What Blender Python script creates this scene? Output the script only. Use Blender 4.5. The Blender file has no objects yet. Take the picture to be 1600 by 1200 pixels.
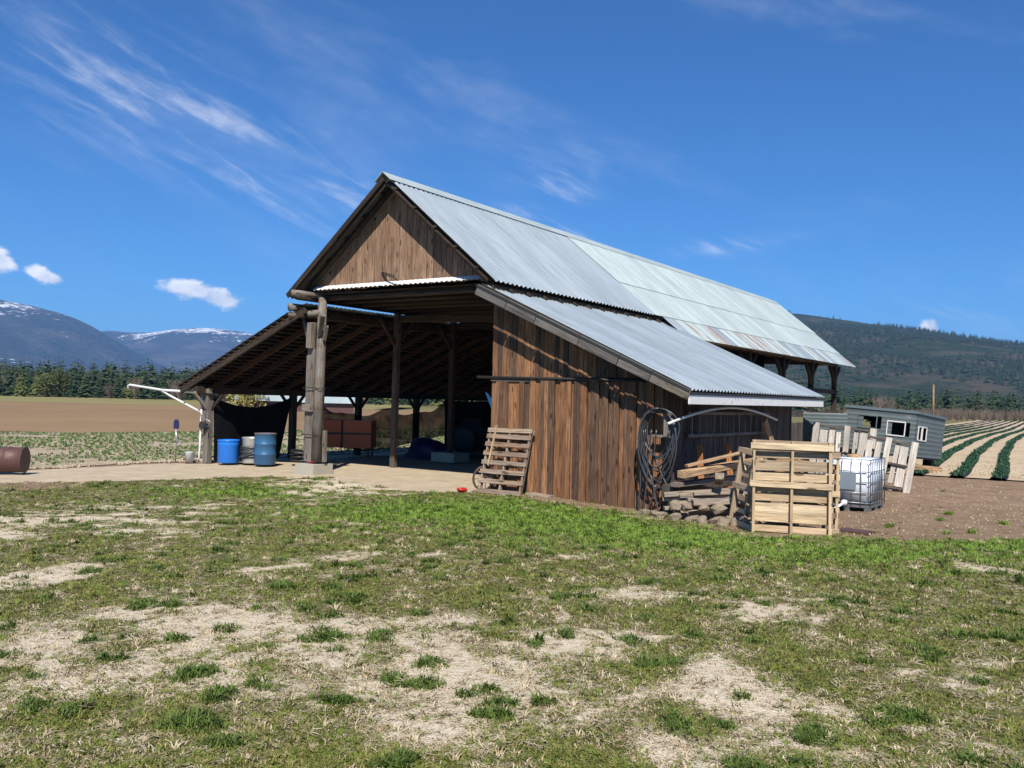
import bpy, bmesh, math, random
import numpy as np
from mathutils import Vector, Matrix, Euler
R = random.Random(7)
NR = np.random.default_rng(11)
SC = bpy.context.scene
COL = SC.collection

# ------------------------------------------------------------------ camera
CAM_Z = 2.1
cam = bpy.data.cameras.new('camera'); cam_o = bpy.data.objects.new('camera', cam); COL.objects.link(cam_o)
cam.sensor_width = 36; cam.lens = 36 * 1399.5 / 1600
cam.clip_start = 0.1; cam.clip_end = 40000
cam_o.matrix_world = (Matrix.Translation((0, 0, CAM_Z)) @ Matrix.Rotation(math.pi/2 + 0.0161, 4, 'X') @ Matrix.Rotation(0.0239, 4, 'Z'))
SC.camera = cam_o

# ------------------------------------------------------------------ world, sun, exposure
SUN_EL = math.radians(48.4)
world = bpy.data.worlds.new('World'); SC.world = world; world.use_nodes = True
wt = world.node_tree; wt.nodes.clear()
def wn(t, **k):
    n = wt.nodes.new(t)
    for a, b in k.items(): setattr(n, a, b)
    return n
def wl(a, b): wt.links.new(a, b)
def wmath(op, a, b=None, c=None):
    n = wn('ShaderNodeMath', operation=op)
    for i, v in enumerate((a, b, c)):
        if v is None: continue
        if hasattr(v, 'is_output'): wl(v, n.inputs[i])
        else: n.inputs[i].default_value = v
    return n.outputs[0]
sky = wn('ShaderNodeTexSky', sky_type='NISHITA', sun_disc=False)
sky.sun_elevation = SUN_EL; sky.sun_rotation = math.pi; sky.altitude = 600; sky.air_density = 1.0; sky.dust_density = 0.0; sky.ozone_density = 2.5
tc = wn('ShaderNodeTexCoord'); sep = wn('ShaderNodeSeparateXYZ'); wl(tc.outputs['Generated'], sep.inputs[0])
az = wmath('ARCTAN2', sep.outputs[0], sep.outputs[1])
el = wmath('ARCSINE', sep.outputs[2])
def cnoise(sx, sy, rot, scale, detail, rough, off=0.0, dist=0.0):
    cb = wn('ShaderNodeCombineXYZ'); wl(az, cb.inputs[0]); wl(el, cb.inputs[1]); cb.inputs[2].default_value = off
    mp = wn('ShaderNodeMapping'); mp.inputs['Rotation'].default_value = (0, 0, rot); wl(cb.outputs[0], mp.inputs[0])
    m2 = wn('ShaderNodeMapping'); m2.inputs['Scale'].default_value = (sx, sy, 1); wl(mp.outputs[0], m2.inputs[0])
    n = wn('ShaderNodeTexNoise'); n.inputs['Scale'].default_value = scale; n.inputs['Detail'].default_value = detail
    n.inputs['Roughness'].default_value = rough; n.inputs['Distortion'].default_value = dist
    wl(m2.outputs[0], n.inputs['Vector']); return n.outputs['Fac']
def blob(a0, e0, ra, re, rot=0.0):
    da = wmath('SUBTRACT', az, a0); de = wmath('SUBTRACT', el, e0)
    c, s = math.cos(rot), math.sin(rot)
    x = wmath('ADD', wmath('MULTIPLY', da, c/ra), wmath('MULTIPLY', de, s/ra))
    y = wmath('ADD', wmath('MULTIPLY', da, -s/re), wmath('MULTIPLY', de, c/re))
    r2 = wmath('ADD', wmath('MULTIPLY', x, x), wmath('MULTIPLY', y, y))
    return wmath('EXPONENT', wmath('MULTIPLY', r2, -1.0))
def ramp01(v, a, b):
    n = wn('ShaderNodeMapRange', interpolation_type='SMOOTHSTEP'); n.inputs['From Min'].default_value = a; n.inputs['From Max'].default_value = b
    wl(v, n.inputs['Value']); return n.outputs[0]
# thin cirrus streaks: masks in azimuth / elevation
cir = cnoise(2.2, 11, 0.42, 3.2, 9, 0.62, 0.3, 0.35)
cmask = None
for b in (blob(-.33, .265, .17, .045, -.42), blob(-.42, .30, .09, .05, -.3), blob(-.19, .215, .06, .02, -.35),
          blob(.055, .185, .04, .022, -.45), blob(.23, .17, .05, .008, .1), blob(.04, .225, .05, .03, .5), blob(.51, .105, .08, .024, -.1)):
    cmask = b if cmask is None else wmath('MAXIMUM', cmask, b)
cirr = wmath('MULTIPLY', ramp01(cir, .43, .74), cmask)
veil = wmath('MULTIPLY', ramp01(cnoise(1.5, 6, .3, 2.1, 5, .6, 4.0, .4), .5, .8), 0.10)
cirr = wmath('ADD', wmath('MULTIPLY', cirr, 0.5), veil)
# little fair-weather cumulus
cum = cnoise(1, 1.7, 0, 34, 7, .6, 2.0, .3)
um = None
for b in (blob(-.345, .105, .042, .0125, -.15), blob(-.318, .0985, .03, .013, -.2), blob(-.484, .110, .020, .0095, -.35), blob(-.523, .122, .018, .013, -.4), blob(.437, .080, .016, .011, .2)):
    um = b if um is None else wmath('MAXIMUM', um, b)
cumu = ramp01(wmath('ADD', um, wmath('MULTIPLY', wmath('SUBTRACT', cum, .5), 1.5)), .42, .85)
cumu = wmath('MULTIPLY', cumu, ramp01(um, .12, .4))
fac = wmath('MINIMUM', wmath('ADD', cirr, wmath('MULTIPLY', cumu, .92)), .95)
shade = ramp01(cum, .35, .7)
ccol = wn('ShaderNodeMix', data_type='RGBA'); wl(shade, ccol.inputs[0]); ccol.inputs[6].default_value = (9.0, 9.4, 10.2, 1); ccol.inputs[7].default_value = (13.5, 13.5, 13.6, 1)
tint = wn('ShaderNodeMix', data_type='RGBA', blend_type='MULTIPLY'); tint.inputs[0].default_value = 1.0
wl(sky.outputs[0], tint.inputs[6]); tint.inputs[7].default_value = (0.30, 0.74, 1.22, 1)
mixc = wn('ShaderNodeMix', data_type='RGBA'); wl(fac, mixc.inputs[0]); wl(tint.outputs[2], mixc.inputs[6]); wl(ccol.outputs[2], mixc.inputs[7])
bg = wn('ShaderNodeBackground'); bg.inputs['Strength'].default_value = 0.07; wl(mixc.outputs[2], bg.inputs['Color'])
wo = wn('ShaderNodeOutputWorld'); wl(bg.outputs[0], wo.inputs['Surface'])

sun = bpy.data.lights.new('sun', 'SUN'); sun.energy = 5.0; sun.angle = math.radians(0.53); sun.color = (1.0, 0.955, 0.88)
sun_o = bpy.data.objects.new('sun', sun); COL.objects.link(sun_o); sun_o.location = (0, -20, 30)
sun_o.rotation_euler = Vector((0.0066, 0.8875, -1.0)).to_track_quat('-Z', 'Y').to_euler()
SC.view_settings.view_transform = 'Standard'; SC.view_settings.look = 'None'
SC.view_settings.exposure = 0.5; SC.view_settings.gamma = 1.0
SC.cycles.max_bounces = 4; SC.cycles.diffuse_bounces = 2; SC.cycles.glossy_bounces = 2; SC.cycles.transparent_max_bounces = 12
SC.cycles.volume_bounces = 0; SC.cycles.caustics_reflective = False; SC.cycles.caustics_refractive = False

# ------------------------------------------------------------------ helpers
T = 0.5924; BX, BY = -5.201, 23.549            # barn yaw and origin (foot of the big corner post)
WD = (math.cos(T), -math.sin(T)); LD = (math.sin(T), math.cos(T))
def bw(u, v, z=0.0): return Vector((BX + u*WD[0] + v*LD[0], BY + u*WD[1] + v*LD[1], z))
def sm(x, a, b):
    t = np.clip((np.asarray(x, float) - a) / (b - a), 0, 1); return t*t*(3-2*t)
def gz(x, y):
    return .5*(1-sm(y, 2, 22)) - .2*sm(x, 0, 4)*sm(y, 9, 18)*(1-.7*sm(y, 20, 27))
def vnoise(x, y, s, seed=0):
    rs = np.random.default_rng(seed); tab = rs.random((256, 256))
    X = np.asarray(x, float)*s + 1000; Y = np.asarray(y, float)*s + 1000
    i = np.floor(X).astype(int); j = np.floor(Y).astype(int); fx = X-i; fy = Y-j
    fx = fx*fx*(3-2*fx); fy = fy*fy*(3-2*fy)
    a = tab[i % 256, j % 256]; b = tab[(i+1) % 256, j % 256]; c = tab[i % 256, (j+1) % 256]; d = tab[(i+1) % 256, (j+1) % 256]
    return (a*(1-fx)+b*fx)*(1-fy) + (c*(1-fx)+d*fx)*fy
def fbm(x, y, s, seed=0, o=4):
    r = 0; a = .5; t = 0
    for k in range(o): r = r + a*vnoise(x, y, s*2**k, seed+k); t += a; a *= .5
    return r/t

def mesh_obj(name, verts, faces, mat, parent=None, smooth=False):
    me = bpy.data.meshes.new(name); me.from_pydata([tuple(v) for v in verts], [], faces); me.update()
    if smooth: me.shade_smooth()
    if mat: me.materials.append(mat)
    o = bpy.data.objects.new(name, me); COL.objects.link(o)
    if parent: o.parent = parent
    return o
def tag(o, label, cat=None, group=None, kind=None):
    if label: o['label'] = label
    if cat: o['category'] = cat
    if group: o['group'] = group
    if kind: o['kind'] = kind
    return o
def top(name, label, cat, loc=(0, 0, 0), rz=0.0, group=None):
    o = bpy.data.objects.new(name, None); COL.objects.link(o); o.location = loc; o.rotation_euler = (0, 0, rz); o.empty_display_size = .2
    return tag(o, label, cat, group)
def frame(p0, p1, up=(0, 0, 1)):
    p0 = Vector(p0); p1 = Vector(p1); x = (p1-p0); L = x.length; x.normalize()
    upv = Vector(up)
    if abs(x.dot(upv)) > .98: upv = Vector((0, 1, 0)) if abs(x.y) < .9 else Vector((1, 0, 0))
    y = upv.cross(x).normalized(); z = x.cross(y).normalized()
    m = Matrix((x, y, z)).transposed().to_4x4(); m.translation = p0
    return m, L
def beam_vf(L, w, h, ch=None, jit=0.0, n=1):
    """chamfered bar along +X, w along Y, h along Z"""
    c = ch if ch is not None else min(w, h)*.1
    a, b = w/2, h/2
    prof = [(-a+c, -b), (a-c, -b), (a, -b+c), (a, b-c), (a-c, b), (-a+c, b), (-a, b-c), (-a, -b+c)]
    V = []; F = []
    for k in range(n+1):
        oy, oz = (R.uniform(-jit, jit), R.uniform(-jit, jit)) if jit else (0, 0)
        for (y, z) in prof: V.append((L*k/n, y+oy, z+oz))
    for k in range(n):
        for i in range(8):
            j = (i+1) % 8; F.append((k*8+i, k*8+j, (k+1)*8+j, (k+1)*8+i))
    F.append(tuple(range(7, -1, -1))); F.append(tuple(range(n*8, n*8+8)))
    return V, F
def beam(name, p0, p1, w, h, mat, parent=None, up=(0, 0, 1), jit=0.0, n=1, ch=None):
    m, L = frame(p0, p1, up)
    V, F = beam_vf(L, w, h, ch, jit, n)
    o = mesh_obj(name, V, F, mat, parent); o.matrix_basis = m
    return o
def tube_vf(pts, r, n=8, cap=True, jit=0.0):
    P = [Vector(p) for p in pts]; V = []; F = []; prev = None
    for k, p in enumerate(P):
        d = (P[min(k+1, len(P)-1)] - P[max(k-1, 0)]).normalized()
        if prev is None:
            a = Vector((0, 0, 1)) if abs(d.z) < .9 else Vector((1, 0, 0)); y = a.cross(d).normalized()
        else: y = (prev - d*prev.dot(d)).normalized()
        prev = y; z = d.cross(y)
        rr = r[k] if isinstance(r, (list, tuple)) else r
        for i in range(n):
            t = 2*math.pi*i/n; q = rr*(1+R.uniform(-jit, jit)); V.append(p + y*math.cos(t)*q + z*math.sin(t)*q)
    for k in range(len(P)-1):
        for i in range(n):
            j = (i+1) % n; F.append((k*n+i, k*n+j, (k+1)*n+j, (k+1)*n+i))
    if cap: F.append(tuple(range(n-1, -1, -1))); F.append(tuple(range((len(P)-1)*n, len(P)*n)))
    return V, F
def tube(name, pts, r, mat, parent=None, n=8, jit=0.0, smooth=True):
    V, F = tube_vf(pts, r, n, True, jit); return mesh_obj(name, V, F, mat, parent, smooth)
def join_vf(parts):
    V = []; F = []
    for v, f in parts:
        b = len(V); V += [tuple(x) for x in v]; F += [tuple(i+b for i in g) for g in f]
    return V, F
def xf(vf, m): return [m @ Vector(v) for v in vf[0]], vf[1]
def bar_vf(p0, p1, w, h, up=(0, 0, 1)):
    m, L = frame(p0, p1, up); return xf(beam_vf(L, w, h), m)
def lathe_vf(prof, n=24):
    V = []; F = []
    for (r, z) in prof:
        for i in range(n):
            t = 2*math.pi*i/n; V.append((r*math.cos(t), r*math.sin(t), z))
    for k in range(len(prof)-1):
        for i in range(n):
            j = (i+1) % n; F.append((k*n+i, k*n+j, (k+1)*n+j, (k+1)*n+i))
    F.append(tuple(range(n-1, -1, -1))); F.append(tuple(range((len(prof)-1)*n, len(prof)*n)))
    return V, F
def box_vf(x0, x1, y0, y1, z0, z1):
    V = [(x0, y0, z0), (x1, y0, z0), (x1, y1, z0), (x0, y1, z0), (x0, y0, z1), (x1, y0, z1), (x1, y1, z1), (x0, y1, z1)]
    return V, [(0, 3, 2, 1), (4, 5, 6, 7), (0, 1, 5, 4), (1, 2, 6, 5), (2, 3, 7, 6), (3, 0, 4, 7)]
def rock_vf(rx, ry, rz, seed, sub=2):
    bm = bmesh.new(); bmesh.ops.create_icosphere(bm, subdivisions=sub, radius=1)
    rr = random.Random(seed); ph = [rr.uniform(0, 6) for _ in range(6)]
    for v in bm.verts:
        p = v.co; k = 1 + .16*math.sin(3*p.x+ph[0]) * math.cos(2.5*p.y+ph[1]) + .14*math.sin(4*p.z+ph[2]+2*p.x) + rr.uniform(-.05, .05)
        v.co = Vector((p.x*rx*k, p.y*ry*k, p.z*rz*k))
    bm.verts.index_update(); V = [v.co.copy() for v in bm.verts]; F = [tuple(v.index for v in f.verts) for f in bm.faces]; bm.free(); return V, F

# ------------------------------------------------------------------ materials
def new_mat(name):
    m = bpy.data.materials.new(name); m.use_nodes = True; nt = m.node_tree; nt.nodes.clear()
    o = nt.nodes.new('ShaderNodeOutputMaterial'); p = nt.nodes.new('ShaderNodeBsdfPrincipled'); nt.links.new(p.outputs[0], o.inputs[0])
    return m, nt, p
def nd(nt, t, **k):
    n = nt.nodes.new(t)
    for a, b in k.items(): setattr(n, a, b)
    return n
def setin(nt, sock, v):
    if hasattr(v, 'is_output'): nt.links.new(v, sock)
    elif isinstance(v, (tuple, list)) and len(v) == 3 and sock.type == 'RGBA': sock.default_value = (*v, 1)
    else: sock.default_value = v
def ramp(nt, fac, stops, interp='LINEAR'):
    r = nd(nt, 'ShaderNodeValToRGB'); cr = r.color_ramp; cr.interpolation = interp
    while len(cr.elements) > 1: cr.elements.remove(cr.elements[-1])
    cr.elements[0].position = stops[0][0]; cr.elements[0].color = (*stops[0][1], 1)
    for p, c in stops[1:]: e = cr.elements.new(p); e.color = (*c, 1)
    setin(nt, r.inputs[0], fac); return r.outputs[0]
def mixc_(nt, f, a, b, bt='MIX'):
    n = nd(nt, 'ShaderNodeMix', data_type='RGBA', blend_type=bt); setin(nt, n.inputs[0], f); setin(nt, n.inputs[6], a); setin(nt, n.inputs[7], b); return n.outputs[2]
def mth(nt, op, a, b=None):
    n = nd(nt, 'ShaderNodeMath', operation=op); setin(nt, n.inputs[0], a)
    if b is not None: setin(nt, n.inputs[1], b)
    return n.outputs[0]
def noise(nt, vec, scale, detail=4, rough=.55, dist=0.0, scl=None):
    if scl:
        mp = nd(nt, 'ShaderNodeMapping'); mp.inputs['Scale'].default_value = scl; nt.links.new(vec, mp.inputs[0]); vec = mp.outputs[0]
    n = nd(nt, 'ShaderNodeTexNoise'); n.inputs['Scale'].default_value = scale; n.inputs['Detail'].default_value = detail
    n.inputs['Roughness'].default_value = rough; n.inputs['Distortion'].default_value = dist
    nt.links.new(vec, n.inputs['Vector']); return n.outputs['Fac']
def mr(nt, v, a, b, c=0.0, d=1.0):
    n = nd(nt, 'ShaderNodeMapRange'); setin(nt, n.inputs['Value'], v)
    for k, x in zip(('From Min', 'From Max', 'To Min', 'To Max'), (a, b, c, d)): n.inputs[k].default_value = x
    return n.outputs[0]
def bump(nt, p, h, s=.3, d=.02):
    b = nd(nt, 'ShaderNodeBump'); b.inputs['Strength'].default_value = s; b.inputs['Distance'].default_value = d
    setin(nt, b.inputs['Height'], h); nt.links.new(b.outputs[0], p.inputs['Normal'])
def objvec(nt, rnd=True):
    tcn = nd(nt, 'ShaderNodeTexCoord')
    if not rnd: return tcn.outputs['Object'], None
    oi = nd(nt, 'ShaderNodeObjectInfo'); cb = nd(nt, 'ShaderNodeCombineXYZ')
    m1 = mth(nt, 'MULTIPLY', oi.outputs['Random'], 37.0); nt.links.new(m1, cb.inputs[0]); nt.links.new(m1, cb.inputs[1])
    va = nd(nt, 'ShaderNodeVectorMath', operation='ADD'); nt.links.new(tcn.outputs['Object'], va.inputs[0]); nt.links.new(cb.outputs[0], va.inputs[1])
    return va.outputs[0], oi.outputs['Random']
def wood(name, pal, grey=.0, knots=True, rough=.8, gs=(1.0, 16, 16), dk=(.34, .30, .27)):
    """grain runs along object X; pal = list of plank tones picked per object"""
    m, nt, p = new_mat(name); vec, rnd = objvec(nt)
    tone = ramp(nt, rnd, [(i/len(pal), c) for i, c in enumerate(pal)], 'CONSTANT')
    # shuffle tone by a second hash so neighbours differ
    g1 = noise(nt, vec, 2.2, 7, .62, .5, gs); g2 = noise(nt, vec, 1.1, 3, .5, .3, (.7, 5, 5))
    dark = mixc_(nt, 1.0, tone, dk, 'MULTIPLY'); light = mixc_(nt, 1.0, tone, (1.35, 1.3, 1.22), 'MULTIPLY')
    c = mixc_(nt, mr(nt, g1, .34, .66), dark, light)
    c = mixc_(nt, mth(nt, 'MULTIPLY', mr(nt, g2, .42, .7), .55), c, mixc_(nt, 1.0, tone, (.42, .38, .36), 'MULTIPLY'))
    if grey: c = mixc_(nt, mth(nt, 'MULTIPLY', mr(nt, noise(nt, vec, .9, 4, .6, .2, (1, 3, 3)), .35, .62), grey), c, (.26, .245, .225))
    if knots:
        mp = nd(nt, 'ShaderNodeMapping'); mp.inputs['Scale'].default_value = (2.1, 7, 7); nt.links.new(vec, mp.inputs[0])
        vo = nd(nt, 'ShaderNodeTexVoronoi'); vo.inputs['Scale'].default_value = 1.0; nt.links.new(mp.outputs[0], vo.inputs['Vector'])
        c = mixc_(nt, mr(nt, vo.outputs['Distance'], .13, .2, .85, 0), c, mixc_(nt, 1.0, tone, (.2, .16, .14), 'MULTIPLY'))
    nt.links.new(c, p.inputs['Base Color']); p.inputs['Roughness'].default_value = rough; p.inputs['Specular IOR Level'].default_value = .25
    bump(nt, p, g1, .6, .006); return m
def paint(name, col, rough=.5, metal=0.0, wear=None, wearcol=(.12, .07, .04), scale=3.0, spec=.5, bumpy=0.0, var=.12):
    m, nt, p = new_mat(name); vec, rnd = objvec(nt)
    n1 = noise(nt, vec, scale, 6, .6, .3); n2 = noise(nt, vec, scale*7, 3)
    lo = tuple(x*(1-var*1.6) for x in col); hi = tuple(min(1, x*(1+var)) for x in col)
    c = mixc_(nt, n1, lo, hi); c = mixc_(nt, mth(nt, 'MULTIPLY', n2, .25), c, tuple(x*.6 for x in col))
    if wear: c = mixc_(nt, mr(nt, n1, 1-wear-.06, 1-wear+.06), c, wearcol)
    nt.links.new(c, p.inputs['Base Color']); p.inputs['Metallic'].default_value = metal
    nt.links.new(mr(nt, n2, .3, .7, rough-.08, rough+.1), p.inputs['Roughness']); p.inputs['Specular IOR Level'].default_value = spec
    if bumpy: bump(nt, p, n1, bumpy, .02)
    return m
M = {}
M['shed_wood'] = wood('shed_boards', [(.31, .155, .073), (.13, .08, .053), (.25, .125, .062), (.35, .185, .092), (.16, .096, .062), (.225, .113, .058), (.105, .067, .048), (.29, .155, .082), (.18, .097, .055)])
M['gable_wood'] = wood('gable_boards', [(.30, .195, .13), (.265, .17, .115), (.33, .215, .145), (.28, .18, .12), (.235, .155, .105)])
M['post_wood'] = wood('grey_timber', [(.19, .16, .13), (.155, .13, .105), (.225, .19, .155)], grey=.4)
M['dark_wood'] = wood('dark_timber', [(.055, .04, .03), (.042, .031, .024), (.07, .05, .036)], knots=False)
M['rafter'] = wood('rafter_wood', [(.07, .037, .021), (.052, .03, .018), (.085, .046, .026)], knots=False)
M['fascia'] = wood('fascia_wood', [(.125, .118, .115), (.105, .10, .098), (.15, .14, .132)], grey=.25, knots=False)
M['pallet'] = wood('new_pallet_wood', [(.54, .425, .275), (.45, .345, .22), (.58, .475, .325), (.38, .30, .21), (.50, .39, .26)], dk=(.66, .6, .54))
M['pallet_old'] = wood('old_pallet_wood', [(.33, .24, .165), (.27, .19, .135), (.40, .30, .20), (.30, .19, .115)], grey=.35)
M['pallet_grey'] = wood('grey_pallet_wood', [(.52, .48, .43), (.45, .42, .38), (.57, .53, .48), (.40, .37, .33)], grey=.3, dk=(.6, .58, .55))
M['log_v'] = wood('grey_log', [(.19, .16, .13), (.165, .138, .11)], grey=.4, gs=(13, 13, .8), knots=False)
M['lumber'] = wood('old_lumber', [(.36, .29, .215), (.27, .205, .15), (.42, .34, .25), (.22, .17, .13)], grey=.45)
M['lumber_tan'] = wood('tan_lumber', [(.50, .345, .20), (.44, .29, .165)])
M['orange_post'] = wood('orange_stake_wood', [(.42, .18, .07), (.36, .155, .065)])
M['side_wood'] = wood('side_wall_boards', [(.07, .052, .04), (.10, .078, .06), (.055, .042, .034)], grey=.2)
def metal_roof(name, c0, c1, rust=0.0, metal=.35, rough=.42):
    m, nt, p = new_mat(name); vec, rnd = objvec(nt)
    n1 = noise(nt, vec, .7, 6, .6, .4, (1, .35, 1)); n2 = noise(nt, vec, 9, 4, .6, 0, (1, .12, 1))
    c = mixc_(nt, n1, c0, c1); c = mixc_(nt, mth(nt, 'MULTIPLY', mr(nt, n2, .42, .7), .55), c, tuple(x*.72 for x in c0))
    c = mixc_(nt, 1.0, c, mixc_(nt, rnd, (.9, .9, .9), (1.06, 1.06, 1.06)), 'MULTIPLY')
    if rust:
        n3 = noise(nt, vec, 1.6, 6, .65, .5, (1.4, .5, 1)); c = mixc_(nt, mr(nt, n3, 1-rust-.1, 1-rust+.12), c, (.30, .13, .06))
    nt.links.new(c, p.inputs['Base Color']); p.inputs['Metallic'].default_value = metal
    nt.links.new(mr(nt, n1, .3, .7, rough-.06, rough+.12), p.inputs['Roughness']); bump(nt, p, n1, .15, .02); return m
M['roof_new'] = metal_roof('galvanised_roof', (.33, .385, .415), (.42, .475, .505))
M['roof_old'] = metal_roof('weathered_roof', (.36, .43, .43), (.48, .54, .52), metal=.2, rough=.5)
M['roof_rust'] = metal_roof('rusty_roof', (.36, .42, .43), (.47, .52, .51), rust=.44, metal=.2, rough=.55)
M['white_metal'] = paint('white_sheet', (.74, .74, .71), .45, .1, wear=.2, wearcol=(.5, .48, .44))
M['white_paint'] = paint('peeling_white_paint', (.80, .79, .76), .6, wear=.36, wearcol=(.42, .39, .36), scale=5)
M['concrete'] = paint('concrete_block', (.42, .385, .31), .9, spec=.2, bumpy=.4, scale=4)
M['steel'] = paint('steel', (.42, .42, .42), .38, .85)
M['galv'] = paint('galvanised_cage', (.36, .38, .40), .4, .8)
M['dark_metal'] = paint('dark_metal', (.06, .055, .05), .55, .5)
M['rubber'] = paint('black_rubber', (.022, .022, .023), .45, spec=.5)
M['hose'] = paint('black_hose', (.045, .047, .05), .38, spec=.6)
M['pvc'] = paint('white_pvc', (.72, .71, .67), .4)
M['blue_plastic'] = paint('blue_plastic', (.015, .17, .62), .35, var=.06)
M['blue_steel'] = paint('blue_drum_steel', (.035, .12, .24), .42, .1, wear=.26, wearcol=(.13, .075, .05), scale=4)
M['rim_rust'] = paint('rusty_rim', (.21, .12, .075), .7)
M['silver'] = paint('silver_drum', (.60, .60, .58), .35, .5)
M['brown_rust'] = paint('brown_rust_barrel', (.105, .05, .042), .55, .2, wear=.3, wearcol=(.16, .075, .05))
M['orange'] = paint('orange_paint', (.62, .12, .02), .5, wear=.25, wearcol=(.16, .04, .02))
M['red'] = paint('red_paint', (.45, .02, .012), .45)
M['blue_tarp'] = paint('blue_tarp', (.01, .14, .36), .5)
M['navy'] = paint('navy_tarp', (.012, .013, .075), .5)
M['white_plastic'] = paint('white_plastic', (.72, .74, .74), .4)
M['ibc'] = paint('ibc_bottle', (.72, .76, .80), .35, var=.05)
M['label_grey'] = paint('grey_plate', (.26, .31, .35), .35, .2, var=.2)
M['rock'] = paint('field_stone', (.30, .27, .225), .9, scale=6, spec=.2, bumpy=.6, var=.3)
M['log_end'] = paint('firewood', (.27, .215, .15), .9, scale=9, spec=.2, bumpy=.5, var=.35)
M['siding'] = paint('grey_ribbed_siding', (.13, .16, .16), .55, .1, wear=.3, wearcol=(.22, .24, .235), scale=2, var=.22)
M['siding_dark'] = paint('trailer_roof_edge', (.13, .17, .18), .5)
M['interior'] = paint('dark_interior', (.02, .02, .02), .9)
M['bark'] = paint('bark', (.085, .062, .045), .95, scale=8, spec=.1)
M['pole_wood'] = wood('utility_pole_wood', [(.34, .21, .13)], knots=False)
M['straw_col'] = paint('mulch_film', (.014, .018, .018), .75, spec=.15)
def cloth(name, col, alpha, scale=40):
    m, nt, p = new_mat(name); vec, _ = objvec(nt, False)
    n1 = noise(nt, vec, 1.7, 5, .6, .4)
    nt.links.new(mixc_(nt, n1, tuple(x*.6 for x in col), tuple(x*1.3 for x in col)), p.inputs['Base Color']); p.inputs['Roughness'].default_value = .85; p.inputs['Specular IOR Level'].default_value = .1
    nt.links.new(mr(nt, n1, .3, .7, alpha-.08, alpha+.08), p.inputs['Alpha']); return m
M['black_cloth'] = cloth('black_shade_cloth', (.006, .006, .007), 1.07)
M['net'] = cloth('shade_netting', (.010, .010, .009), .9)
def leaf_mat(name, stops, rough=.6, trans=.25):
    m, nt, p = new_mat(name)
    oi = nd(nt, 'ShaderNodeObjectInfo'); ge = nd(nt, 'ShaderNodeNewGeometry')
    f = mth(nt, 'FRACT', mth(nt, 'ADD', oi.outputs['Random'], ge.outputs['Random Per Island']))
    c = ramp(nt, f, stops); nt.links.new(c, p.inputs['Base Color']); p.inputs['Roughness'].default_value = rough; p.inputs['Specular IOR Level'].default_value = .2
    return m
M['grass_g'] = leaf_mat('green_grass', [(0, (.085, .112, .016)), (.35, (.125, .158, .024)), (.62, (.16, .185, .036)), (.82, (.20, .175, .055)), (1, (.30, .23, .105))])
M['grass_lush'] = leaf_mat('lush_grass', [(0, (.085, .155, .016)), (.5, (.14, .225, .028)), (1, (.19, .27, .045))])
M['grass_d'] = leaf_mat('dark_grass', [(0, (.05, .082, .012)), (.6, (.078, .122, .02)), (1, (.12, .15, .036))])
M['straw'] = leaf_mat('dry_grass', [(0, (.28, .21, .12)), (.5, (.40, .32, .20)), (1, (.52, .44, .30))])
M['conifer'] = leaf_mat('conifer_needles', [(0, (.016, .032, .014)), (.5, (.030, .052, .020)), (1, (.05, .075, .028))])
M['conifer_far'] = leaf_mat('far_conifer', [(0, (.022, .042, .016)), (.6, (.034, .058, .022)), (.9, (.05, .066, .03)), (1, (.085, .07, .045))])
M['pine_olive'] = leaf_mat('olive_tree', [(0, (.06, .075, .02)), (1, (.11, .115, .03))])
M['twig'] = leaf_mat('bare_twigs', [(0, (.11, .075, .055)), (.6, (.16, .12, .09)), (1, (.2, .16, .12))])
M['willow'] = leaf_mat('budding_willow', [(0, (.22, .19, .05)), (1, (.32, .27, .08))])
M['crop'] = leaf_mat('crop_leaves', [(0, (.07, .12, .03)), (.6, (.09, .17, .035)), (1, (.14, .21, .06))])
M['crop_dark'] = leaf_mat('dark_crop_leaves', [(0, (.018, .06, .03)), (.6, (.03, .085, .04)), (1, (.06, .12, .05))])
M['clod'] = paint('pale_clods', (.43, .35, .25), .95, spec=.1, scale=5, var=.25)

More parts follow.
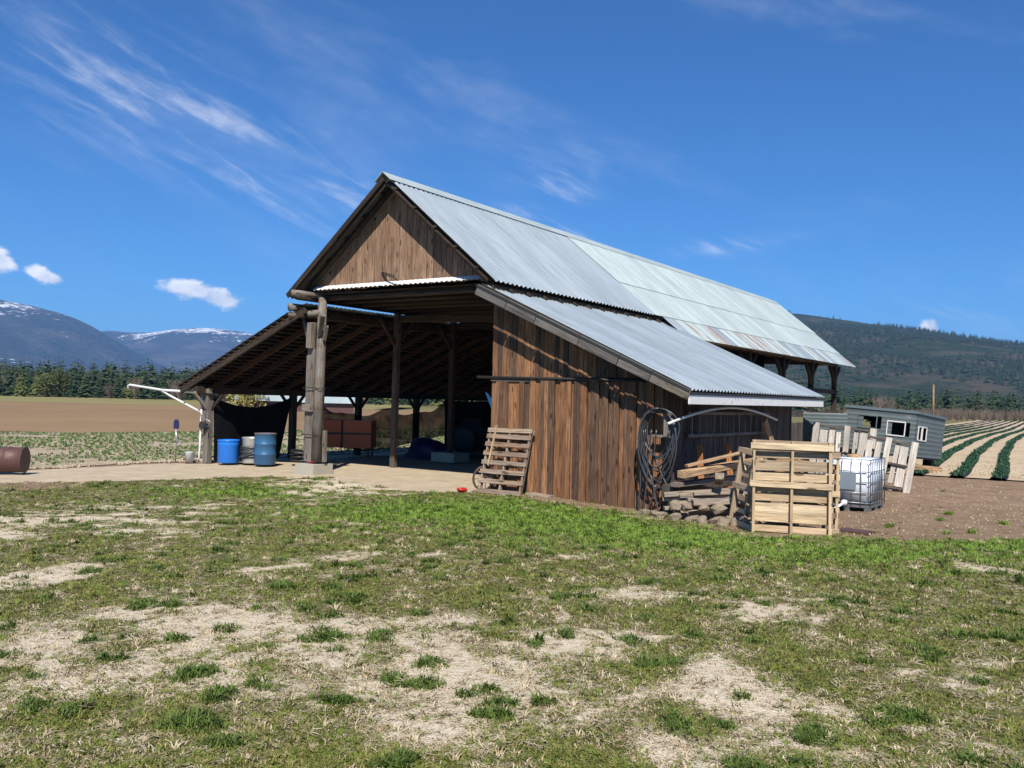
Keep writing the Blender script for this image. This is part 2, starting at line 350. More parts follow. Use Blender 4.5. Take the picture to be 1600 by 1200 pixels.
# ------------------------------------------------------------------ instancing by geometry nodes (stuff only)
def scatter(name, pts, rots, scales, sources, mat_idx=None, label=None, parent=None):
    me = bpy.data.meshes.new(name); n = len(pts)
    me.vertices.add(n); me.vertices.foreach_set('co', np.asarray(pts, 'f').ravel())
    a = me.attributes.new('irot', 'FLOAT_VECTOR', 'POINT'); a.data.foreach_set('vector', np.asarray(rots, 'f').ravel())
    a = me.attributes.new('iscl', 'FLOAT_VECTOR', 'POINT'); a.data.foreach_set('vector', np.asarray(scales, 'f').ravel())
    a = me.attributes.new('iidx', 'INT', 'POINT'); a.data.foreach_set('value', np.asarray(mat_idx if mat_idx is not None else np.zeros(n), 'i'))
    o = bpy.data.objects.new(name, me); COL.objects.link(o); o['kind'] = 'stuff'
    if label: o['label'] = label
    if parent: o.parent = parent
    g = bpy.data.node_groups.new(name + '_scatter', 'GeometryNodeTree')
    g.interface.new_socket('Geometry', in_out='INPUT', socket_type='NodeSocketGeometry'); g.interface.new_socket('Geometry', in_out='OUTPUT', socket_type='NodeSocketGeometry')
    gi = g.nodes.new('NodeGroupInput'); go = g.nodes.new('NodeGroupOutput')
    gj = g.nodes.new('GeometryNodeGeometryToInstance')
    for s in sources:
        oi = g.nodes.new('GeometryNodeObjectInfo'); oi.inputs['Object'].default_value = s; oi.inputs['As Instance'].default_value = True
        g.links.new(oi.outputs['Geometry'], gj.inputs[0])
    ip = g.nodes.new('GeometryNodeInstanceOnPoints'); ip.inputs['Pick Instance'].default_value = True
    g.links.new(gi.outputs[0], ip.inputs['Points']); g.links.new(gj.outputs[0], ip.inputs['Instance'])
    for nm, dt, sock in (('irot', 'FLOAT_VECTOR', 'Rotation'), ('iscl', 'FLOAT_VECTOR', 'Scale'), ('iidx', 'INT', 'Instance Index')):
        na = g.nodes.new('GeometryNodeInputNamedAttribute'); na.data_type = dt; na.inputs['Name'].default_value = nm
        g.links.new(na.outputs['Attribute'], ip.inputs[sock])
    g.links.new(ip.outputs[0], go.inputs[0])
    md = o.modifiers.new('scatter', 'NODES'); md.node_group = g
    return o
def source(name, V, F, mats, fm=None):
    me = bpy.data.meshes.new(name); me.from_pydata([tuple(v) for v in V], [], F); me.update()
    for m in mats: me.materials.append(m)
    if fm is not None: me.polygons.foreach_set('material_index', np.asarray(fm, 'i'))
    return bpy.data.objects.new(name, me)

# ------------------------------------------------------------------ ground and fields
SAND = [(-6.54, 12.48, 0.72, 1.76, 0.9), (-6.08, 14.09, 0.82, 1.4, 0.6), (-4.15, 8.35, 0.25, 0.48, 1), (-4.69, 11.67, 0.7, 0.97, 0.6), (-3.14, 6.04, 0.45, 0.7, 0.9), (-2.9, 6.66, 0.27, 0.53, 0.8), (-2.08, 6.33, 0.31, 0.77, 0.9), (-2.47, 5.18, 0.21, 0.5, 0.5), (-2.22, 5.78, 0.36, 0.47, 0.6), (-0.58, 5.48, 0.58, 0.64, 1), (-1.25, 6.05, 0.34, 0.61, 0.7), (-0.1, 5.01, 0.5, 0.59, 1), (-0.52, 4.37, 0.37, 0.35, 0.9), (0.39, 6.03, 0.35, 0.48, 1), (0.73, 6.43, 0.23, 0.39, 0.7), (0.17, 4.6, 0.43, 0.39, 0.7), (0.66, 4.36, 0.25, 0.39, 0.8), (1.32, 5.0, 0.33, 0.47, 1), (1.55, 4.61, 0.37, 0.39, 1), (1.3, 5.37, 0.23, 0.34, 0.8), (2.1, 7.22, 0.37, 0.4, 0.6), (2.1, 6.88, 0.25, 0.32, 0.7), (1.96, 4.73, 0.21, 0.26, 0.6), (2.11, 4.55, 0.27, 0.24, 0.5), (-2.33, 9.02, 0.25, 0.4, 0.7), (-2.31, 9.46, 0.39, 0.36, 0.6), (1.06, 7.9, 0.29, 0.27, 0.7), (1.19, 8.07, 0.35, 0.25, 0.6), (2.48, 7.79, 0.35, 0.27, 0.5), (5.33, 10.02, 0.24, 0.38, 0.9), (2.92, 5.78, 0.09, 0.22, 0.7), (-1.43, 4.4, 0.18, 0.27, 0.6), (-1.82, 4.37, 0.15, 0.22, 0.5), (-1.96, 4.03, 0.17, 0.15, 0.3), (-0.5, 6.93, 0.29, 0.37, 0.5), (2.6, 5.54, 0.25, 0.29, 0.5), (0.78, 10.23, 0.22, 0.32, 0.6), (-1.63, 9.82, 0.41, 0.39, 0.5), (-5.45, 15.45, 0.4, 0.7, 0.6), (-3.73, 20.42, 0.98, 2.22, 1), (-4.74, 21.0, 0.86, 1.61, 0.6), (2.95, 16.6, 1.04, .7, 0.4), (-.2, 3.2, 1.2, .5, .8), (1.6, 3.2, .8, .5, .7), (-2.5, 2.8, .8, .6, .5), (-2.6, 5.6, 1.1, .9, .62), (-1.3, 4.9, .9, .7, .6), (.4, 4.6, 1.2, .6, .6), (-5.6, 13.2, 1.6, 1.9, .55)]
LUSH = [(-.6, 15.5, 2.6, 2.2, 1.0), (2.0, 13.2, 2.2, 1.8, .8), (-5.2, 18.6, 2.0, 1.6, .7), (7.0, 13.0, 1.8, 1.2, .6), (4.0, 11.5, 2.4, 1.4, .5)]
PAD = [(-30, 16.8), (-16, 18.2), (-10.9, 19.3), (-8.7, 20.4), (-6.6, 22.3), (-4.6, 22.75), (-3.6, 21.4), (-2.5, 19.7), (-1.2, 19.35), (-.35, 20.1), tuple(bw(5.72, .02)[:2]), tuple(bw(5.72, 20)[:2]), tuple(bw(-4.7, 20)[:2]), tuple(bw(-4.75, -.1)[:2]), (-10.4, 25.2), (-12.2, 22.1), (-16, 20.6), (-30, 19.2)]
def inside(x, y, poly):
    r = np.zeros(x.shape, bool); n = len(poly)
    for i in range(n):
        (x1, y1), (x2, y2) = poly[i], poly[(i+1) % n]
        if y1 == y2: continue
        r ^= ((y1 > y) != (y2 > y)) & (x < (x2-x1)*(y-y1)/(y2-y1)+x1)
    return r
def pad_mask(x, y):
    j1 = (fbm(x, y, 1.1, 81)-.5)*1.3; j2 = (fbm(x, y, 1.1, 91)-.5)*1.3
    return inside(x+j1*.8, y+j2, PAD).astype(float)
def masks(x, y):
    x = np.asarray(x, float); y = np.asarray(y, float)
    wx = x + .35*(fbm(x, y, 1.6, 3)-.5)*2; wy = y + .5*(fbm(x, y, 1.6, 9)-.5)*2
    s = np.zeros_like(x)
    for (cx, cy, rx, ry, st) in SAND:
        s = np.maximum(s, min(1, st*1.1)*np.exp(-(((wx-cx)/(rx*1.4))**2 + ((wy-cy)/(ry*1.3))**2)*.8))
    n = fbm(x, y, 2.4, 21, 5); n2 = fbm(x, y, 7.0, 33, 3)
    sand = np.clip((s*.95 + (n-.5)*1.35 + (n2-.5)*.85 + (fbm(x, y, 17.0, 45, 2)-.5)*.55 - .215)*1.5, 0, 1)
    sand = np.maximum(sand, np.clip((fbm(x, y, 1.3, 57, 5)*.8+n2*.3-.69)*4, 0, .8))
    lush = np.zeros_like(x)
    for (cx, cy, rx, ry, st) in LUSH: lush = np.maximum(lush, st*np.exp(-(((wx-cx)/rx)**2 + ((wy-cy)/ry)**2)))
    e = 14.1 + .35*np.sin(x*1.3) + 1.0*(fbm(x, y, .8, 71)-.5)*2 + np.clip(x-6, 0, 3)*.25
    dirt = sm(y, e-.35, e+.45) * sm(x, 3.0, 4.2)
    # worn strip along the shed and the pile
    du = (x-BX)*WD[0]+(y-BY)*WD[1]; dv = (x-BX)*LD[0]+(y-BY)*LD[1]
    strip = np.exp(-((dv+.5)/.45)**2)*sm(du, 6.6, 7.6)*sm(-du, -13.5, -11.5)
    dirt = np.maximum(dirt, np.clip(strip*1.1 + (n2-.5), 0, 1)*(strip > .1))
    yard = sm(y, 22.0, 23.5)*sm(-x, -4, -1); dirt = np.maximum(dirt, yard)
    left = sm(-x, 8.5, 10)*sm(y, 16.8, 18.5); dirt = np.maximum(dirt, left*np.clip(n*2-.35, 0, 1))
    sand = sand*(1-dirt)
    return sand, lush*(1-sand)*(1-dirt), dirt
xs = np.arange(-22, 26.01, .12); ys = np.arange(-4, 36.01, .12)
XX, YY = np.meshgrid(xs, ys); nx, ny = len(xs), len(ys)
sand, lush, dirt = masks(XX.ravel(), YY.ravel())
ZZ = gz(XX, YY).ravel() + (fbm(XX.ravel(), YY.ravel(), 1.5, 5, 4)-.5)*.07*np.clip(1-sm(YY.ravel(), 21.5, 23)*.9, 0, 1)
me = bpy.data.meshes.new('ground'); me.vertices.add(nx*ny)
me.vertices.foreach_set('co', np.stack([XX.ravel(), YY.ravel(), ZZ], 1).astype('f').ravel())
idx = (np.arange(ny-1)[:, None]*nx + np.arange(nx-1)[None]).ravel()
quads = np.stack([idx, idx+1, idx+1+nx, idx+nx], 1)
me.loops.add(quads.size); me.loops.foreach_set('vertex_index', quads.ravel().astype('i'))
me.polygons.add(len(quads)); me.polygons.foreach_set('loop_start', (np.arange(len(quads))*4).astype('i')); me.polygons.foreach_set('loop_total', np.full(len(quads), 4, 'i'))
me.update(); me.shade_smooth()
pad = pad_mask(XX.ravel(), YY.ravel())
for nm, d in (('sand', sand), ('lush', lush), ('dirt', dirt), ('pad', pad)):
    a = me.attributes.new(nm, 'FLOAT', 'POINT'); a.data.foreach_set('value', d.astype('f'))
m, nt, p = new_mat('yard_soil_and_turf')
def attr(n): a = nd(nt, 'ShaderNodeAttribute'); a.attribute_name = n; return a.outputs['Fac']
vec, _ = objvec(nt, False)
nA = noise(nt, vec, 2.0, 7, .65, .3); nB = noise(nt, vec, 22, 5, .65); nC = noise(nt, vec, 90, 3, .6)
turf = mixc_(nt, mr(nt, nA, .35, .65), (.085, .095, .026), (.15, .13, .055))
turf = mixc_(nt, mr(nt, nB, .42, .68), turf, (.19, .145, .08))
turf = mixc_(nt, attr('lush'), turf, (.055, .085, .014))
sandc = mixc_(nt, mr(nt, nB, .3, .7), (.56, .455, .315), (.78, .68, .51)); sandc = mixc_(nt, mr(nt, nC, .50, .72), sandc, (.26, .19, .11))
dirtc = mixc_(nt, mr(nt, nA, .3, .7), (.17, .105, .062), (.30, .205, .13)); dirtc = mixc_(nt, mr(nt, nC, .52, .72), dirtc, (.42, .33, .23))
c = mixc_(nt, mr(nt, mth(nt, 'ADD', attr('sand'), mth(nt, 'MULTIPLY', mth(nt, 'SUBTRACT', nB, .5), 1.0)), .25, .65), turf, sandc)
c = mixc_(nt, mr(nt, mth(nt, 'ADD', attr('dirt'), mth(nt, 'MULTIPLY', mth(nt, 'SUBTRACT', nB, .5), .8)), .3, .6), c, dirtc)
padc = mixc_(nt, mr(nt, nA, .3, .7), (.43, .34, .225), (.58, .48, .345)); padc = mixc_(nt, mr(nt, nB, .5, .75), padc, (.36, .275, .18))
c = mixc_(nt, mr(nt, mth(nt, 'ADD', attr('pad'), mth(nt, 'MULTIPLY', mth(nt, 'SUBTRACT', nB, .5), .7)), .35, .65), c, padc)
nt.links.new(c, p.inputs['Base Color']); p.inputs['Roughness'].default_value = .95; p.inputs['Specular IOR Level'].default_value = .1
bump(nt, p, mth(nt, 'ADD', nB, mth(nt, 'MULTIPLY', nC, .6)), .9, .03)
me.materials.append(m); ground = bpy.data.objects.new('ground', me); COL.objects.link(ground); ground['kind'] = 'structure'
def gh(x, y): return float(gz(x, y))

def sheet(name, poly, z, mat, jag=.0, seg=.6):
    pts = []
    for i, a in enumerate(poly):
        b = poly[(i+1) % len(poly)]; L = math.dist(a, b); n = max(1, int(L/seg))
        for k in range(n):
            t = k/n; j = jag if L < 60 else 0
            pts.append((a[0]+(b[0]-a[0])*t+R.uniform(-j, j), a[1]+(b[1]-a[1])*t+R.uniform(-j, j), z))
    o = mesh_obj(name, pts, [tuple(range(len(pts)))], mat); o['kind'] = 'structure'; return o
def soil(name, a, b, s1, s2, stripes=None, fleck=None):
    m, nt, p = new_mat(name); vec, _ = objvec(nt, False)
    n1 = noise(nt, vec, s1, 6, .6, .2); n2 = noise(nt, vec, s2, 4, .6)
    c = mixc_(nt, mr(nt, n1, .3, .7), a, b)
    if fleck: c = mixc_(nt, mr(nt, n2, .5, .7), c, fleck)
    nt.links.new(c, p.inputs['Base Color']); p.inputs['Roughness'].default_value = .95; p.inputs['Specular IOR Level'].default_value = .1
    bump(nt, p, n2, .6, .05); return m
FAR = -.42
far_m = soil('far_grassland', (.13, .12, .045), (.20, .165, .075), .012, .3)
o = mesh_obj('terrain', [(-9000, -400, FAR), (9000, -400, FAR), (9000, 9600, FAR), (-9000, 9600, FAR)], [(0, 1, 2, 3)], far_m); o['kind'] = 'structure'
sheet('crop_field', [(-60, 8), (-26, 19.9), (-16, 20.9), (-12.3, 22.4), (-10.5, 25.6), (-9.2, 26.6), tuple(bw(-4.8, 14)[:2]), tuple(bw(-4.8, 34)[:2]), (16, 60), (-4, 60), (-20, 41.5), (-60, 39)], .02, soil('crop_soil', (.24, .185, .12), (.36, .29, .20), .5, 6, fleck=(.48, .41, .30)))
sheet('ploughed_field', [(-120, 39), (-20, 41.5), (-4, 60), (16, 60), (30, 135), (-60, 124), (-140, 116)], .03, soil('ploughed_soil', (.19, .122, .062), (.27, .18, .10), .06, 1.2, fleck=(.22, .15, .08)), seg=500)
sheet('meadow_strip', [(-140, 116), (-60, 124), (-20, 129), (-20, 190), (-160, 190)], .04, soil('meadow', (.17, .16, .06), (.26, .215, .09), .03, .6), seg=500)
# right-hand field soil
def rowp(k, s):   # row k at distance s along the field: rows run nearly parallel to the barn
    d = Vector((.5145, .8575)); nrm = Vector((.8575, -.5145)); b = Vector((13.55, 29.5)) + nrm*(1.13*k)
    q = b + d*s; return q.x, q.y
pa = [rowp(-7.5, -1), rowp(16, -1), rowp(34, -14), rowp(60, 0), rowp(60, 170), rowp(-7.5, 170)]
sheet('vegetable_field', pa, -.02, soil('pale_field_soil', (.37, .275, .17), (.48, .38, .25), .4, 5, fleck=(.57, .475, .335)), seg=500)
sheet('far_green_field', [rowp(-7.5, 170), rowp(70, 170), rowp(110, 260), rowp(-7.5, 260)], -.03, soil('far_green', (.10, .13, .03), (.16, .18, .05), .03, .5), seg=500)

# ------------------------------------------------------------------ barn
barn = top('barn', 'long weathered timber barn with metal roof, open bays and a boarded lean-to shed', 'barn', bw(0, 0, 0), -T)
UR, ZR, A, ZE, OV, LB, V1, A2 = 2.76, 7.44, 3.336, 4.69, .55, 29.5, 7.75, 4.075
SL = (ZR-ZE)/A
def part(name, parent=barn):
    o = bpy.data.objects.new(name, None); COL.objects.link(o); o.parent = parent; o.empty_display_size = .1; return o
CORR = {}
def corr(width, length, pitch, amp, mat, key=None):
    """corrugated sheet: waves along X, runs along -Y (down slope), shared mesh"""
    k = (round(width, 3), round(length, 3), pitch, mat.name)
    if k in CORR: return CORR[k]
    n = max(4, int(width/pitch*6)); V = []; F = []
    for j, y in enumerate((0, -length)):
        for i in range(n+1):
            x = width*i/n; V.append((x, y, amp*math.cos(2*math.pi*x/pitch)))
    for i in range(n): F.append((i, i+1, n+2+i, n+1+i))
    me = bpy.data.meshes.new('roof_sheet'); me.from_pydata(V, [], F); me.update(); me.shade_smooth(); me.materials.append(mat)
    CORR[k] = me; return me
def place_sheet(parent, me, origin, xdir, ydir, name='roof_sheet'):
    x = Vector(xdir).normalized(); y = Vector(ydir).normalized(); z = x.cross(y).normalized()
    mm = Matrix((x, y, z)).transposed().to_4x4(); mm.translation = Vector(origin)
    o = bpy.data.objects.new(name, me); COL.objects.link(o); o.parent = parent; o.matrix_basis = mm; return o
def roof_run(parent, va, vb, w, top_uz, bot_uz, pitch, amp, mats, flip=1, lift=0.0, wob=.0015):
    """sheets laid side by side from v=va to vb; top_uz / bot_uz are (u, z)"""
    du, dz = bot_uz[0]-top_uz[0], bot_uz[1]-top_uz[1]; L = math.hypot(du, dz); down = Vector((du, 0, dz))/L
    v = va
    while v < vb-.01:
        ww = min(w, vb-v); mt = mats if not isinstance(mats, list) else R.choice(mats)
        me = corr(ww+.03, L, pitch, amp, mt)
        # flip so the sheet's +Z faces up on both slopes
        if down.x > 0: org = (top_uz[0], v+ww if False else v, top_uz[1]+lift+R.uniform(-wob, wob)); xd = (0, 1, 0)
        else: org = (top_uz[0], v, top_uz[1]+lift+R.uniform(-wob, wob)); xd = (0, 1, 0)
        o = place_sheet(parent, me, org, xd, -down); o.rotation_euler.rotate_axis('Z', R.uniform(-.0004, .0004))
        v += w
mr_ = part('main_roof')
zt = ZR-.01
# right slope: newer front section, then older rear section in three courses
roof_run(mr_, -OV, V1, .92, (UR+.02, zt), (UR+A, ZE), .184, .026, M['roof_new'])
def pt(a): return (UR+a, ZR - SL*a)
c1 = 1.75; c2 = 3.2
roof_run(mr_, V1, LB, .78, pt(2.0)[:2], pt(A2-.75), .13, .017, M['roof_old'], lift=.0)
roof_run(mr_, V1-.05, LB+.03, .78, pt(0.02), pt(2.1), .13, .017, M['roof_old'], lift=.028)
roof_run(mr_, V1+.6, LB, .74, pt(A2-.85), pt(A2), .11, .013, [M['roof_old'], M['roof_new'], M['roof_rust'], M['roof_old'], M['roof_rust']], lift=-.028)
# left slope (seen from below)
roof_run(mr_, -OV, LB, .92, (UR-.02, zt), (UR-A, ZE), .16, .013, M['roof_new'])
rc = mesh_obj('ridge_cap', *join_vf([xf(beam_vf(LB+OV+.1, .34, .012), Matrix.Translation((UR+.13, -OV-.05, ZR-.055)) @ Matrix.Rotation(math.pi/2, 4, 'Z') @ Matrix.Rotation(math.atan(SL), 4, 'X')),
     xf(beam_vf(LB+OV+.1, .34, .012), Matrix.Translation((UR-.13, -OV-.05, ZR-.055)) @ Matrix.Rotation(math.pi/2, 4, 'Z') @ Matrix.Rotation(-math.atan(SL), 4, 'X'))]), M['roof_old'], mr_)
# purlins and pole rafters under both slopes
for s in (-1, 1):
    for a in np.arange(.35, 3.3, .62):
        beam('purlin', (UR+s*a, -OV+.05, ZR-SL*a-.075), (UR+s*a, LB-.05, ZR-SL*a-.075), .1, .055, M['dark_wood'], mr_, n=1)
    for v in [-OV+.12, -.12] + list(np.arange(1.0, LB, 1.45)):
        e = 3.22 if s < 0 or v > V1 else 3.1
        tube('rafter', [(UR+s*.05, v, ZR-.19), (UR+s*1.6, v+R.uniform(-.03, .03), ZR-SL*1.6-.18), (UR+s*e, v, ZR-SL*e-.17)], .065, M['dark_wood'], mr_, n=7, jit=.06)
for s in (-1,):   # barge board on the front left rake
    beam('barge_board', (UR+s*.02, -OV+.02, ZR-.1), (UR+s*(A-.05), -OV+.02, ZE-.06), .03, .12, M['dark_wood'], mr_, up=(0, 0, 1))
# rear gable truss hint
for s in (-1, 1): tube('rafter', [(UR, LB-.1, ZR-.2), (UR+s*3.6, LB-.1, ZR-SL*3.6-.2)], .07, M['dark_wood'], mr_, n=7)

# gable wall of vertical planks
gw = part('gable_wall'); x = .1
zb = 4.80
while x < 5.45:
    w = R.uniform(.15, .24); x1 = min(x+w, 5.48); xm = (x+x1)/2
    zt0 = ZR-.16 - SL*max(abs(x-UR), abs(x1-UR)); 
    if zt0 > zb+.05:
        beam('plank', (xm, R.uniform(-.012, .012), zb+R.uniform(-.02, .02)), (xm, R.uniform(-.006, .006), zt0), .024, x1-x-.006, M['gable_wood'], gw, up=(1, 0, 0), ch=.004)
    x = x1
for s in (-1, 1):   # pale edge board under the left rake, dark under the right one
    beam('rake_trim', (UR+s*.12, -.03, ZR-.30), (UR+s*2.72, -.03, ZR-.30-SL*2.6), .03, .12, M['post_wood'], gw)
# white corrugated skirt under the gable
sk = part('skirt'); v = .05
while v < 5.5:
    w = min(.8, 5.52-v); n = int(w/.1*6); V = []; F = []
    for j, (yy, zz) in enumerate(((-.03, 4.92), (-.2, 4.80))):
        for i in range(n+1):
            xx = w*i/n; V.append((v+xx, yy, zz+.013*math.cos(2*math.pi*xx/.15)*(1 if j else .15)))
    for i in range(n): F.append((i, n+1+i, n+2+i, i+1))
    mesh_obj('skirt_sheet', V, F, M['white_metal'], sk, True); v += .8
# loft floor behind the gable: joists and dark boards closing the bay
lf = part('loft_floor')
for v in np.arange(.15, 8.2, .82): tube('joist', [(-.15, v, 4.62), (5.75, v, 4.60)], .075, M['dark_wood'], lf, n=7, jit=.05)
for i, v in enumerate(np.arange(.0, 8.3, .28)): beam('plank', (-.1, v+.13, 4.72), (5.7, v+.13, 4.72), .27, .03, M['dark_wood'], lf)
# bracket sticking out of the gable
lb = part('lamp_bracket')
for i, (a, b) in enumerate((((2.30, -.02, 5.16), (2.92, -.30, 5.02)), ((2.30, -.02, 5.11), (2.92, -.30, 4.97)), ((2.92, -.30, 5.02), (3.02, -.26, 4.88)))):
    tube('rod', [a, b], .017, M['dark_metal'], lb, n=6)
for k in range(7):
    t = k/6; tube('rod', [(2.30+.62*t, -.02-.28*t, 5.16-.14*t), (2.30+.62*t, -.02-.28*t, 5.11-.14*t)], .009, M['dark_metal'], lb, n=5)

# timber frame
fr = part('timber_frame')
for v in (3.2, 5.9, 9.0, 12.2, 16.4, 20.6, 24.9, 29.0):
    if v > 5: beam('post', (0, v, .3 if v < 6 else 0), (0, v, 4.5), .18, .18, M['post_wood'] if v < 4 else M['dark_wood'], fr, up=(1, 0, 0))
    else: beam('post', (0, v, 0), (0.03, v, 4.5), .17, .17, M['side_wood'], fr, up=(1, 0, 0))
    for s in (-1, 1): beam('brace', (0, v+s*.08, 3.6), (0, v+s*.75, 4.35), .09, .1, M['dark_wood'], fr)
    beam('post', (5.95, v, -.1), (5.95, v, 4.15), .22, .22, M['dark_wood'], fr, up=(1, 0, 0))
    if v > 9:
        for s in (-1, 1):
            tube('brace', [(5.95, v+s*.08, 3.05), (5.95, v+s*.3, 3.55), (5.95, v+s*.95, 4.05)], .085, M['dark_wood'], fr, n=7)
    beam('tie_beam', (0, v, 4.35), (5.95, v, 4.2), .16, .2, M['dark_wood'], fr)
cb = mesh_obj('post_base', *box_vf(-.45, .45, 5.5, 6.3, 0.05, .34), M['concrete'], fr)
tube('wall_plate', [(-.15, -.55, 4.62), (-.15, 10, 4.60), (-.15, LB-.3, 4.58)], .10, M['dark_wood'], fr, n=8)
tube('wall_plate', [(5.95, 8.0, 4.18), (5.95, LB-.2, 4.16)], .12, M['dark_wood'], fr, n=8)
beam('rail', (5.95, 9, 2.85), (5.95, LB-.4, 2.8), .14, .2, M['dark_wood'], fr)
beam('rail', (5.95, 20, 1.75), (5.95, LB-.3, 1.7), .06, .28, M['side_wood'], fr)
beam('rail', (0, 12, 3.4), (0, LB-.4, 3.4), .1, .16, M['dark_wood'], fr)
# rear part: boarding low on the right-hand side
rb = part('rear_boarding')
for i, v in enumerate(np.arange(9.2, 29, .21)): beam('plank', (6.06, v, -.1), (6.06, v, 1.35+R.uniform(-.03, .05)), .03, .2, M['side_wood'], rb, up=(0, 1, 0))

# big composite corner post
cp = part('corner_post')
mesh_obj('post_base', *xf(box_vf(-.34, .34, -.33, .36, -.1, .27), Matrix.Translation((.06, 0, 0))), M['concrete'], cp)
tube('log', [(.17, 0, .33), (.21, -.01, 2.5), (.24, 0, 4.62)], [.15, .135, .11], M['log_v'], cp, n=10, jit=.04)
beam('timber', (-.06, -.03, .33), (-.02, -.02, 3.28), .2, .26, M['post_wood'], cp, up=(1, 0, 0), jit=.012, n=3)
beam('timber', (-.19, .02, .33), (-.15, .02, 3.1), .22, .12, M['post_wood'], cp, up=(1, 0, 0), jit=.01, n=3)
beam('timber', (.40, .05, .33), (.39, .05, 1.15), .1, .1, M['post_wood'], cp, up=(1, 0, 0))
beam('block', (-.22, -.16, 1.72), (.12, -.17, 1.72), .09, .19, M['post_wood'], cp)
for z in (1.02, 2.25): tube('wire', [(-.26, -.16, z), (0, -.19, z+.01), (.36, -.15, z-.01), (.36, .15, z), (-.26, .15, z), (-.26, -.16, z)], .012, M['dark_metal'], cp, n=5)
tube('brace', [(-.06, -.05, 3.2), (-.48, -.02, 4.22)], .06, M['post_wood'], cp, n=8, jit=.05)
beam('brace', (-.02, -.14, 3.3), (.06, -.2, 3.95), .17, .2, M['post_wood'], cp, jit=.01, n=2)
beam('brace', (.26, -.1, 3.62), (.62, -.35, 4.12), .12, .12, M['post_wood'], cp)
beam('brace', (.38, -.05, 3.5), (.56, -.15, 3.85), .09, .09, M['post_wood'], cp)
tube('beam_end', [(-.55, -.42, 4.14), (.25, -.02, 4.22)], .09, M['post_wood'], cp, n=9, jit=.05)
tube('beam_end', [(-.46, -.5, 4.36), (-.35, .5, 4.36)], .10, M['post_wood'], cp, n=9, jit=.05)
tube('beam_end', [(-.30, -.6, 4.70), (.2, .2, 4.70)], .09, M['post_wood'], cp, n=9, jit=.05)

# left lean-to
ll = part('left_lean_to'); LT = (-.05, 4.36); LO = (-5.2, 2.16); LEN = 19.0
roof_run(ll, -.45, LEN, .92, (LT[0]-.55, LT[1]-.20), LO, .16, .013, M['roof_new'], lift=.07)
roof_run(ll, -.45, LEN, .92, (LT[0]+.1, LT[1]-.02), (LT[0]-.62, LT[1]-.19), .16, .013, M['roof_new'], lift=.10)
sl2 = (LT[1]-LO[1])/(LT[0]-LO[0])
for a in np.arange(.12, 5.1, .215):
    z = LT[1]-sl2*a; beam('sheathing_board', (LT[0]-a, -.42, z+.03), (LT[0]-a, LEN, z+.03), .205, .022, M['rafter'], ll, up=(sl2, 0, 1))
for v in [-.36] + list(np.arange(.55, LEN, .92)):
    beam('rafter', (LT[0]+.05, v, LT[1]-.09), (LO[0]+.1, v, LO[1]-.06), .075, .17, M['rafter'] if v > 0 else M['dark_wood'], ll)
beam('eave_beam', (-4.3, -.45, 2.13), (-4.3, LEN, 2.05), .16, .2, M['dark_wood'], ll)
beam('eave_beam', (-.12, -.4, 4.18), (-.12, LEN, 4.16), .12, .18, M['dark_wood'], ll)
for i, v in enumerate((0, 3.2, 6.2, 9.3, 12.4, 15.5, 18.5)):
    p_ = beam('post', (-4.3, v, 0), (-4.3, v, 2.08), .2, .2, M['post_wood'] if i == 0 else M['dark_wood'], ll, up=(1, 0, 0), jit=.01, n=2)
    for s in (-1, 1):
        beam('brace', (-4.3, v+s*.08, 1.6), (-4.3, v+s*.5, 2.06), .08, .08, M['post_wood'] if i == 0 else M['dark_wood'], ll)
beam('brace', (-4.38, -.02, 1.45), (-4.72, -.08, 2.06), .07, .08, M['post_wood'], ll)
beam('brace', (-4.25, .05, 1.55), (-3.85, .12, 1.98), .08, .08, M['dark_wood'], ll)
beam('beam_end', (-4.75, -.1, 2.13), (-4.1, -.1, 2.11), .14, .15, M['post_wood'], ll)

# boarded lean-to shed on the right
sh = part('shed')
US0, US1, VS0, VS1 = 5.70, 10.75, -.55, 8.95; ZS0, ZS1 = 4.60, 2.32
ssl = (ZS0-ZS1)/(US1-US0)
roof_run(sh, VS0, VS1, .92, (US0+.05, ZS0), (US1, ZS1), .184, .026, M['roof_new'], lift=.03)
def sroof(u): return ZS0-ssl*(u-US0)
fw = part('front_wall', sh); u = 5.72
while u < 9.93:        # lower tier
    w = R.choice((.09, .11, .13, .15, .17)); u1 = min(u+w, 9.95); um = (u+u1)/2
    zt_ = min(2.50, sroof(u1)-.16); dv = R.choice((0, 0, .03, .045)); zb_ = -.13*float(sm(um, 7, 10))-.03+R.uniform(-.03, .02)
    if u1-u > .05: beam('plank', (um, -dv+R.uniform(-.004, .004), zb_), (um, -dv+R.uniform(-.006, .006), zt_), .024, u1-u-.012+(.03 if dv else 0), M['shed_wood'], fw, up=(1, 0, 0), ch=.003)
    u = u1
u = 5.72
while u < 9.3:         # upper tier
    w = R.choice((.10, .12, .14, .17)); u1 = u+w; um = (u+u1)/2; zt_ = sroof(u1)-.12
    if zt_ > 2.66: beam('plank', (um, .012-R.choice((0, .02, .028)), 2.58), (um, .01, zt_), .022, w-.005, M['shed_wood'], fw, up=(1, 0, 0), ch=.003)
    u = u1
mesh_obj('backing', *join_vf([([(5.74, .03, -.2), (9.93, .03, -.3), (9.93, .03, sroof(9.93)-.14), (5.74, .03, sroof(5.74)-.14)], [(0, 1, 2, 3)])]), M['interior'], fw)  # near-black sheet behind the boards, paints the shade seen in their gaps
tube('ledger_pipe', [(5.35, -.06, 2.575), (7.5, -.06, 2.55), (9.55, -.06, 2.52)], .028, M['dark_metal'], fw, n=7)
beam('ledger_board', (5.72, -.03, 2.515), (6.75, -.03, 2.505), .03, .07, M['side_wood'], fw)
rk = part('rake_fascia', sh)
